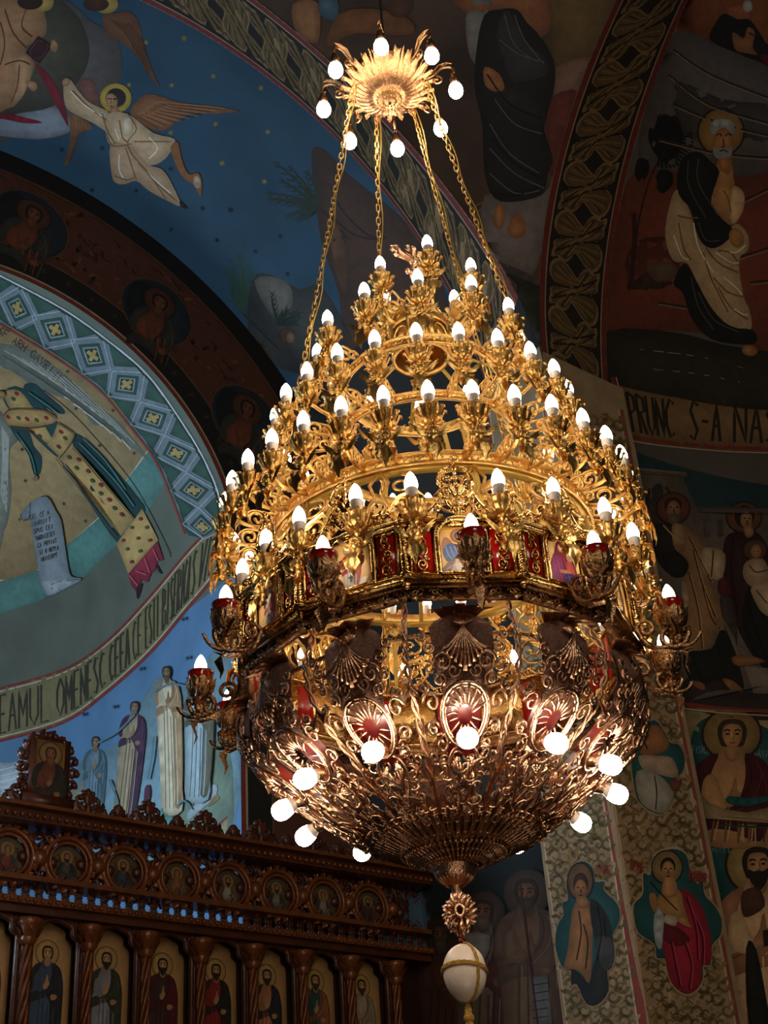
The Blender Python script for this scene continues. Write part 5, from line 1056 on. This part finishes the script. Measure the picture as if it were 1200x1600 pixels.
# --- red glass lamps on big scroll brackets
b = MB(); b.lathe([(.012, -.03), (.026, -.028), (.036, -.01), (.040, .018), (.042, .03), (.038, .031), (.035, .018)], 16); RGLASS = b.mesh('red_glass_cup')
b = MB(); b.lathe([(.006, -.11), (.012, -.1), (.018, -.09), (.008, -.078), (.02, -.066), (.012, -.056), (.03, -.044), (.04, -.02), (.038, 0)], 14)
for k in range(10): radleaf(b, 2*pi*k/10, [(.02, -.052), (.038, -.04), (.045, -.018), (.045, -.002), (.05, .006)], .0135, .15); radleaf(b, 2*pi*(k+.5)/10, [(.022, -.05), (.036, -.04), (.043, -.018), (.044, -.002)], .0125, -.25)
for k in range(6): radleaf(b, 2*pi*k/6, [(.01, -.07), (.026, -.078), (.036, -.068), (.042, -.074)], .012)
LAMPC = b.mesh('leafy_lamp_holder')
def lamp_arm(rr, rc, dz):
    b = MB(); b.tube(smooth_open([(0, -rr, -.01), (0, -rr-.03, -.075), (0, -rc+.02, -.085), (0, -rc, dz*.5), (0, -rc, dz-.1)], 5), .009, 6)
    b.tube(spiral((-rc+.01, -.055), .05, pi*.9, 1.35, 18), [.0085]*15+[.007, .006, .006, .01], 6); b.tube(spiral((-rr-.03, -.02), .032, 0, 1.3, 16), [.007]*15+[.006, .009], 6)
    b.tube(smooth_open([(0, -rc-.01, -.1), (0, -rc-.05, -.09), (0, -rc-.075, -.06)], 4), [.007]*4+[.006]*4+[.003], 5)
    b.leaf([(0, -rr-.02, -.05), (0, -rr-.05, -.1), (0, -rc, -.118), (0, -rc-.04, -.11)], .02, (1, 0, 0)); b.leaf([(0, -rc, -.1), (0, -rc-.02, -.13), (0, -rc-.01, -.165), (0, -rc-.02, -.19)], .022, (1, 0, 0))
    for sg in (-1, 1): b.leaf([(0, -rc, -.06), (sg*.03, -rc-.01, -.05), (sg*.045, -rc, -.02), (sg*.055, -rc, -.025)], .014, (0, 0, 1)); b.ball((sg*.01, -rc-.008, -.07), .012, 7, 5)
    return b
LA = lamp_arm(.63, .745, .02).mesh('lamp_bracket')
for k in range(12):
    a = radians([8, 37, 72, 98, 128, 158, 188, 218, 248, 269, 306, 336][k]); zc = 1.85
    o = obj('lamp_bracket', LA, M_BRONZE, ch, (at(1.87)[0], 0, 1.80-Z0), a); L = (0, -.745, zc-.03-1.80)
    obj('leafy_lamp_holder', LAMPC, M_BRONZE, o, L); obj('red_glass_cup', RGLASS, M_REDG, o, L); obj('bulb', FLAME, M_FLAME, o, (L[0], L[1], L[2]-.008)); obj('candle_sleeve', SLEEVE, M_SLEEVE, o, (L[0], L[1], L[2]-.008))
# --- bowl
PROF = [(1.72, .56), (1.64, .592), (1.56, .588), (1.48, .535), (1.42, .452), (1.36, .378), (1.30, .304), (1.255, .245), (1.225, .18), (1.198, .12), (1.172, .07)]
def rz(z):
    for (z1, r1), (z2, r2) in zip(PROF[:-1], PROF[1:]):
        if z <= z1 and z >= z2: return r1+(r2-r1)*(z1-z)/(z1-z2)
    return PROF[0][1] if z > 1.72 else PROF[-1][1]
def SB(a, z, out=0.): r = rz(z)+out; return (r*sin(a), -r*cos(a), z)
SEC = 2*pi/12
# plaques with hammered shield and palmette relief
pq = MB(); rows = []
for i in range(13):
    z = 1.69-.235*i/12; w_ = .088*(1-.1*sin(pi*i/12)) if i > 1 else .082*(.55, .86)[i]; tilt = -.05+.055*i/12
    w_ *= (1 if i < 8 else 1-.07*(i-7)); rows.append([SB(w_/.57*x, z, .012+tilt*.2+.018*(1-x*x)) for x in (-1, -.75, -.5, -.25, 0, .25, .5, .75, 1)])
pq.grid(rows); pq.grid([[(p_[0]*.985, p_[1]*.985, p_[2]) for p_ in r] for r in rows]); PLQ = pq.mesh('shield_plaque')
pr = MB()
for k in range(11):                                             # fan of relief fronds
    u = (k-5)/5; pr.tube([SB(u*.105*t, 1.63-.115*t+.055*abs(u)*t*t, .038-.008*abs(u)*t) for t in [i/7 for i in range(8)]], [.0045, .005, .0055, .006, .0062, .006, .005, .007], 5)
for k in range(9): u = (k-4)/4; pr.tube([SB(u*.05*t, 1.635+.03*t*(1-u*u*.5), .036) for t in [i/4 for i in range(5)]], .0038, 4)
def scb_(cx, cz, r, a0, tn, t=.0045, out=.03, n=14):
    pr.tube([SB((cx+r*(1-.8*i/n)*cos(a0+tn*2*pi*i/n))/.57, cz+r*(1-.8*i/n)*sin(a0+tn*2*pi*i/n), out) for i in range(n+1)], [t]*(n)+[t*1.5], 5)
for sg in (-1, 1):
    for (x, z, r, a0, tn) in ((.055, 1.54, .026, 0, 1.3), (.085, 1.575, .02, 2, -1.3), (.03, 1.52, .018, 3, 1.2), (.092, 1.53, .016, 1, 1.2), (.068, 1.5, .018, 4, -1.3), (.105, 1.61, .012, 2, 1.2)):
        scb_(sg*x, z, r, a0 if sg > 0 else pi-a0, tn*sg)
PREL = pr.mesh('palmette_relief')
lf = MB()                                                       # copper leaf spray on top of each plaque
for u in (-.075, -.04, 0, .04, .075): lf.leaf([SB(u*1.0, 1.685, .0), SB(u*1.3, 1.702-abs(u)*.1, .03), SB(u*1.6, 1.698-abs(u)*.2, .055), SB(u*1.8, 1.692-abs(u)*.2, .07)], .022, (1, 0, 0))
LSP = lf.mesh('leaf_spray')
rs = MB()                                                       # ring rosette round each globe lamp
ZR = 1.43
def SR(x, z, out=.03): return SB(x/.5, ZR+z, out)
for rr, t in ((.062, .006), (.054, .0035)): rs.tube([SR(rr*cos(2*pi*k/26), rr*sin(2*pi*k/26), .034) for k in range(27)], t, 6, False)
for k in range(9): a = pi*(k+.5)/9; rs.tube([SR((.02+.04*t)*cos(a+.25*t), (.02+.04*t)*sin(a+.25*t), .034+.01*sin(pi*t)) for t in (0, .33, .66, 1)], .0036, 5)
for k in range(7): a = -pi*(k+.5)/7; rs.tube([SR((.02+.04*t)*cos(a), (.02+.04*t)*sin(a), .034) for t in (0, .5, 1)], .003, 5)
def s2(x, z, r, a0, tn, t=.0042, out=.022, n=12, tg=rs): tg.tube([SR(x+r*(1-.8*i/n)*cos(a0+tn*2*pi*i/n), z+r*(1-.8*i/n)*sin(a0+tn*2*pi*i/n), out) for i in range(n+1)], [t]*n+[t*1.6], 5)
for sg in (-1, 1):
    rs.tube([SR(sg*x, z, .03) for x, z in smooth_open([(.0, -.06), (.03, -.062), (.05, -.085), (.044, -.12), (.02, -.145), (.0, -.165)], 4)], .0046, 5)
    for k in range(3): rs.tube([SR(sg*x, z, .03) for x, z in ((.004, -.14), (.012+.01*k, -.115+.008*k), (.016+.012*k, -.09+.002*k))], .0032, 4)
    for (x, z, r, a0, tn) in ((.07, -.05, .022, 1, 1.3), (.09, -.02, .018, 3, -1.3), (.085, .03, .022, 0, 1.3), (.075, -.1, .022, 2, -1.3), (.05, -.14, .016, 1, 1.2), (.1, -.075, .016, 4, 1.2), (.1, .06, .014, 2, 1.2), (.06, .08, .015, 3, 1.2)): s2(sg*x, z, r, a0 if sg > 0 else pi-a0, tn*sg)
ROS = rs.mesh('rosette_ring')
rdm = MB(); rdm.grid([[SB(x*.105, ZR+.055-.115*j/4, -.03) for x in (-1, -.5, 0, .5, 1)] for j in range(5)]); REDB = rdm.mesh('red_liner')
# dense filigree of the lower bowl, one sector
def filigree(seed, zs, t=.0038, fill=.62):
    rn = random.Random(seed); f = MB()
    for (z, n, r) in zs:
        R = rz(z); wd = SEC*R
        for k in range(n):
            x = (-.5+(k+.5)/n)*wd*fill+rn.uniform(-.004, .004); a0 = rn.uniform(0, 6.3); tn = rn.choice((-1.3, 1.3, 1.1, -1.1)); rr = r*rn.uniform(.85, 1.25); zo = z+rn.uniform(-.006, .006); out = rn.uniform(.004, .026)
            f.tube([SB((x+rr*(1-.78*i/10)*cos(a0+tn*2*pi*i/10))/R, zo+rr*.72*(1-.78*i/10)*sin(a0+tn*2*pi*i/10), out+.012*sin(i*.6)) for i in range(11)], [t]*10+[t*1.7], 4)
            if rn.random() < .6: f.leaf([SB(x/R, zo, .01), SB((x+rn.uniform(-.02, .02))/R, zo-.02, .034), SB((x+rn.uniform(-.02, .02))/R, zo-.03, .03)], .011, (1, 0, .3))
    return f
FILS = [filigree(s, [(1.335, 4, .02), (1.31, 4, .018), (1.288, 4, .018), (1.265, 3, .017), (1.36, 4, .018), (1.39, 3, .016)]).mesh('filigree_scrollwork') for s in (1, 2, 3)]
fl2 = MB()
for k in range(5):                                              # hanging fringe of loops along the widest edge of the basket
    a = (-.5+(k+.5)/5)*SEC; fl2.tube([SB(a+.012*sin(2*pi*i/10)/.3, 1.245-.02*(1-cos(2*pi*i/10)), .02) for i in range(11)], .0042, 5); fl2.ball(SB(a, 1.2, .022), .007, 6, 4)
FRG = fl2.mesh('loop_fringe')
fr2 = MB()                                                      # fluted palmette basket
for k in range(4):
    a = (-.5+(k+.5)/4)*SEC; P = [SB(a, z, .004) for z in (1.168, 1.18, 1.192, 1.204, 1.22, 1.238, 1.252, 1.262)]
    rr_ = [rz(p_[2]) for p_ in P]; fr2.tube(P, [.004+.016*r for r in rr_], 6)
    for i in range(1, 8):
        p_ = P[i]; w_ = rr_[i]*SEC/4*.55; c, s_ = cos(a), sin(a); fr2.tube([(p_[0]-c*w_*.8, p_[1]-s_*w_*.8, p_[2]-.002), (p_[0]*1.02, p_[1]*1.02, p_[2]-.008), (p_[0]+c*w_*.8, p_[1]+s_*w_*.8, p_[2]-.002)], .0042, 5)
    fr2.leaf([SB(a, 1.228, .0), SB(a, 1.252, .012), SB(a, 1.272, .022), SB(a, 1.28, .04)], .02, (cos(a), sin(a), 0))
for sg in (-1, 1):
    fr2.tube([SB(sg*SEC*.5, 1.25, .0), SB(sg*SEC*.47, 1.31, -.01), SB(sg*SEC*.5, 1.38, -.015), SB(sg*SEC*.46, 1.44, -.01)], .005, 5)
    fr2.leaf([SB(sg*SEC*.46, 1.32, .0), SB(sg*SEC*.38, 1.34, .02), SB(sg*SEC*.34, 1.37, .03)], .014, (0, 0, 1))
BSK = fr2.mesh('fluted_palmette')
b = MB(); b.lathe([(r-.012, z) for z, r in PROF[7:]], 60); obj('basket_shell', b, M_PLAQUE, ch, (at(1.3)[0], 0, -Z0))
gsk = MB(); gsk.lathe([(.009, 0), (.02, .006), (.024, .03), (.017, .055), (.0165, .06)], 12); GSOCK = gsk.mesh('lamp_socket')
gl = MB(); gl.lathe([(.0165, .056), (.0235, .07), (.0275, .082), (.0295, .095), (.028, .109), (.022, .12), (.0125, .1265), (.001, .1285)], 16); GLB = gl.mesh('bulb')
gn = MB(); gn.lathe([(.0166, .04), (.0172, .056), (.0238, .0705)], 16); GNECK = gn.mesh('bulb_collar')
# twisted strand chains from the icon ring into the bowl
tw = MB(); zq = [1.74-.028*i for i in range(18)]
for k in range(2): tw.tube([(.0065*cos(i*1.1+k*pi)+SB(0, z, .0)[0], SB(0, z, .004)[1]+.0065*sin(i*1.1+k*pi), z) for i, z in enumerate([1.76-.013*j for j in range(36)])], .0042, 5)
for sg in (-1, 1): tw.leaf([SB(0, 1.5, .01), SB(sg*.04, 1.47, .03), SB(sg*.07, 1.49, .02), SB(sg*.08, 1.5, .02)], .014, (0, 0, 1))
TWC = tw.mesh('twisted_strand')
for k in range(12):
    a = radians(4.8)+SEC*k; off = (at(1.45)[0]+.022, 0, -Z0)
    o = obj('shield_plaque', PLQ, M_PLAQUE, ch, off, a); obj('palmette_relief', PREL, M_COPPER, o); obj('leaf_spray', LSP, M_COPPER, o)
    r_ = obj('rosette_ring', ROS, M_COPPER, ch, off, a); obj('red_liner', REDB, M_REDL, r_)
    p0 = Vector((0, -.415, 1.405)); ax_ = Vector((0, -1, -.5))
    s_ = obj('lamp_socket', GSOCK, M_COPPER, r_, p0); s_.rotation_euler = ax_.to_track_quat('Z', 'Y').to_euler()
    g = obj('globe_bulb', GLB, M_GLOBE, r_, p0); g.rotation_euler = s_.rotation_euler; g = obj('bulb_collar', GNECK, M_SLEEVE, r_, p0); g.rotation_euler = s_.rotation_euler
    obj('filigree_scrollwork', FILS[k % 3], M_COPPER, ch, off, a)
    obj('loop_fringe', FRG, M_COPPER, ch, off, a); obj('fluted_palmette', BSK, M_COPPER, ch, off, a); obj('twisted_strand', TWC, M_COPPER, ch, off, a+SEC/2)
b = MB(); b.lathe([(.565, 1.635), (.575, 1.638), (.575, 1.646), (.565, 1.65), (.565, 1.635)], 72); obj('bowl_rim', b, M_BRONZE, ch, (at(1.7)[0], 0, -Z0))
# collar and flower finial
b = MB(); b.lathe([(.06, 1.18), (.068, 1.172), (.069, 1.162), (.063, 1.156), (.06, 1.145), (.055, 1.135), (.04, 1.122), (.024, 1.112), (.015, 1.106), (.015, 1.095), (.013, 1.093), (.013, 1.075)], 36)
for k in range(24): a = 2*pi*k/24; b.tube([(.058*sin(a), -.058*cos(a), 1.148), (.05*sin(a), -.05*cos(a), 1.129), (.026*sin(a), -.026*cos(a), 1.113)], .003, 4)
for k in range(36): a = 2*pi*k/36; b.ball((.068*sin(a), -.068*cos(a), 1.167), .0036, 5, 4)
obj('bottom_collar', b, M_COPPER, ch, (at(1.15)[0]+.02, 0, -Z0))
b = MB(); rn = random.Random(9)
for k in range(70):
    u = 1-2*(k+.5)/70; a = k*2.39996; q = sqrt(1-u*u); d = Vector((q*cos(a), q*sin(a), u))
    if abs(d.y+1) < .12: continue
    s_ = d.orthogonal().normalized(); c = d*.026; b.tube([tuple(d*.008), tuple(c), tuple(d*.038+s_*.004), tuple(d*.043+s_*.009), tuple(d*.038+s_*.012)], [.004, .0045, .005, .005, .004], 5)
b.tube([(.011*cos(2*pi*k/12), -.036, .012*sin(2*pi*k/12)) for k in range(13)], .004, 5, False)
fo = obj('flower_finial', b, M_COPPER, ch, (at(1.03)[0]+.022, 0, 1.032-Z0)); fo.scale = (1.08, 1.08, 1.35)

# ================================================================ hanging egg (its own thing, tied under the finial)
egg = thing('ostrich_egg', 'white ostrich egg in gold braid hanging under the chandelier', 'egg ornament', (.127, AY, .868))
b = MB(); b.lathe([(max(.0004, .0605*sin(pi*i/24)*(1+.06*cos(pi*i/24)*-1)), -.079*cos(pi*i/24)) for i in range(25)], 36); obj('shell', b, M_EGG, egg)
b = MB()
def eggp(a, t, o=.0015): r = .0605*sin(t)*(1-.06*cos(t))+o; return (r*cos(a), r*sin(a), -(.079+o)*cos(t))
for dt in (-.045, 0, .045): b.tube([eggp(2*pi*i/48, pi/2+.06+dt+.16*sin(2*pi*i/48+pi*1.15)+.012*sin(i*3), .0028) for i in range(49)], .0028, 5, False)
obj('braid_band', b, M_BRAID, egg); b = MB()
for da in (-.05, .05): b.tube([eggp(-.95+da+.02*sin(i*2.5), .06+(pi-.12)*i/26, .0026) for i in range(27)], .0024, 5); b.tube([eggp(-.95+pi+da, .06+(pi-.12)*i/26, .0026) for i in range(27)], .0024, 5)
obj('braid_band', b, M_BRAID, egg)
b = MB(); b.tube([(0, 0, .078), (.004, 0, .088), (-.005, 0, .098), (-.003, 0, .112), (-.008, 0, .13)], .0022, 5); b.ball((-.004, 0, .092), .005, 6, 4); b.ball((.006, 0, .099), .005, 6, 4); obj('red_cord', b, mat('red_cord', '8a2c1c', .6), egg)
b = MB(); b.lathe([(.006, -.078), (.009, -.09), (.011, -.1), (.009, -.106), (.014, -.114), (.015, -.124), (.01, -.13)], 12)
for k in range(28): a = 2*pi*k/28; b.tube([(.008*cos(a), .008*sin(a), -.126), (.014*cos(a), .014*sin(a), -.16), (.015*cos(a), .015*sin(a), -.22)], .0016, 4)
obj('tassel', b, M_BRAID, egg)

# ================================================================ canopy lamp and the four chains
CZ = 4.36
cano = thing('canopy_lamp', 'small gilt leafy canopy with eight globe bulbs at the top of the chains', 'ceiling lamp', (.150, AY-.01, CZ))
b = MB(); b.lathe([(.006, -.05), (.014, -.046), (.022, -.036), (.03, -.034), (.046, -.03), (.052, -.022), (.06, -.02), (.065, -.012), (.1, 0), (.14, .03), (.165, .07), (.16, .09), (.1, .1), (.01, .11)], 40); obj('canopy_bowl', b, M_GOLD, cano)
b = MB()
for rr, zz_, n, s_ in ((.052, -.027, 22, .005), (.03, -.036, 14, .0045)):
    for k in range(n): a = 2*pi*k/n; b.ball((rr*cos(a), rr*sin(a), zz_), s_, 5, 4)
obj('bead_ring', b, M_GOLDM, cano)
lv = MB(); lv.leaf([(0, -.064, -.012), (0, -.09, -.012), (0, -.115, .004), (0, -.14, .022), (0, -.16, .048), (0, -.178, .075), (0, -.188, .085)], .0085, (1, 0, 0), .5); LV = lv.mesh('long_leaf')
lv = MB(); lv.leaf([(0, -.12, .02), (0, -.15, .03), (0, -.172, .05), (0, -.19, .055), (0, -.196, .045)], .016, (1, 0, 0), .5); lv.ball((0, -.18, .06), .008, 6, 4); LV2 = lv.mesh('rim_leaf')
for k in range(32): obj('long_leaf', LV, M_GOLD, cano, (0, 0, 0), 2*pi*k/32)
for k in range(24): obj('rim_leaf', LV2, M_GOLD, cano, (0, 0, .004), 2*pi*k/24)
b = MB(); b.tube(smooth_open([(0, -.15, .06), (0, -.19, .075), (0, -.225, .11), (0, -.262, .11), (0, -.275, .08), (0, -.262, .065)], 4), [.0055]*20+[.007], 6); b.tube(spiral((-.2, .045), .026, pi/2, 1.2), .0045, 5)
b.leaf([(0, -.18, .08), (0, -.215, .12), (0, -.25, .135), (0, -.27, .13)], .012, (1, 0, 0)); b.lathe([(.006, .065), (.012, .06), (.014, .04), (.02, .035), (.019, .012)], 10, Matrix.Translation((0, -.272, 0))); CARM = b.mesh('scroll_arm')
for k in range(8):
    o = obj('scroll_arm', CARM, M_GOLD, cano, (0, 0, 0), radians(-5)+2*pi*k/8)
    g = obj('bulb', GLB, M_GLOBE, o, (0, -.272, .065)); g.rotation_euler = (pi, 0, 0); g = obj('bulb_collar', GNECK, M_SLEEVE, o, (0, -.272, .065)); g.rotation_euler = (pi, 0, 0)
b = MB(); b.tube([(0, 0, .1), (0, 0, 9.2-CZ+.0)], .005, 8); obj('suspension_rod', b, mat('dark_steel', '1a1512', .6, .6), cano)
def link():
    b = MB(); P = []
    for i in range(14): t = 2*pi*i/14; P.append((.0078*cos(t), 0, .0125*sin(t)+(.006 if sin(t) > 0 else -.006)))
    b.tube(P+[P[0]], .0027, 6, False); return b.mesh('chain_link')
LINK = link()
chains = [('front left', -78, 2.26, .535, -72), ('front right', 76, 2.26, .535, 62), ('rear left', -165, 1.99, .6, -155), ('rear right', 165, 1.99, .6, 132)]
chains = [(-72, -74, 'leftmost brass link chain, running down from the small canopy to the chandelier', 2.262, .535), (75, 70, 'rightmost brass link chain, running down from the small canopy to the chandelier', 2.262, .535),
          (-158, -162, 'brass link chain second from the left, dropping behind the cross of the chandelier', 1.97, .58), (140, 128, 'brass link chain second from the right, passing just right of the cross', 1.97, .58)]
for a1, a2, lab, zb_, rb_ in chains:
    A = Vector((.150+.15*sin(radians(a1)), AY-.01-.15*cos(radians(a1)), CZ+.03)); B = Vector((cxz(zb_)+rb_*sin(radians(a2)), AY-rb_*cos(radians(a2)), zb_))
    t = thing('hanging_chain', lab, 'chain', A, 'chandelier chains'); d = B-A; n = int(d.length/.029); Q = d.to_track_quat('Z', 'Y')
    for i in range(n):
        u = (i+.5)/n; sag = Vector((0, 0, -.05*4*u*(1-u))); o = obj('chain_link', LINK, M_GOLDM, t, d*u+sag)
        o.rotation_mode = 'QUATERNION'; from_q = Q @ Matrix.Rotation((pi/2 if i % 2 else 0)+random.uniform(-.25, .25), 3, 'Z').to_quaternion(); o.rotation_quaternion = from_q
    b = MB(); b.tube([tuple(d*u+Vector((.012+.006*sin(u*40), 0, -.05*4*u*(1-u)))) for u in [i/60 for i in range(61)]], .0028, 5); obj('lamp_cable', b, M_YEL, t)
# ================================================================ lift everything so the floor is at z = 0
for o in ALLTOP: o.location.z += EYE
cam.location.z += EYE
for o in sc.collection.objects:
    if o.type == 'LIGHT': o.location.z += EYE
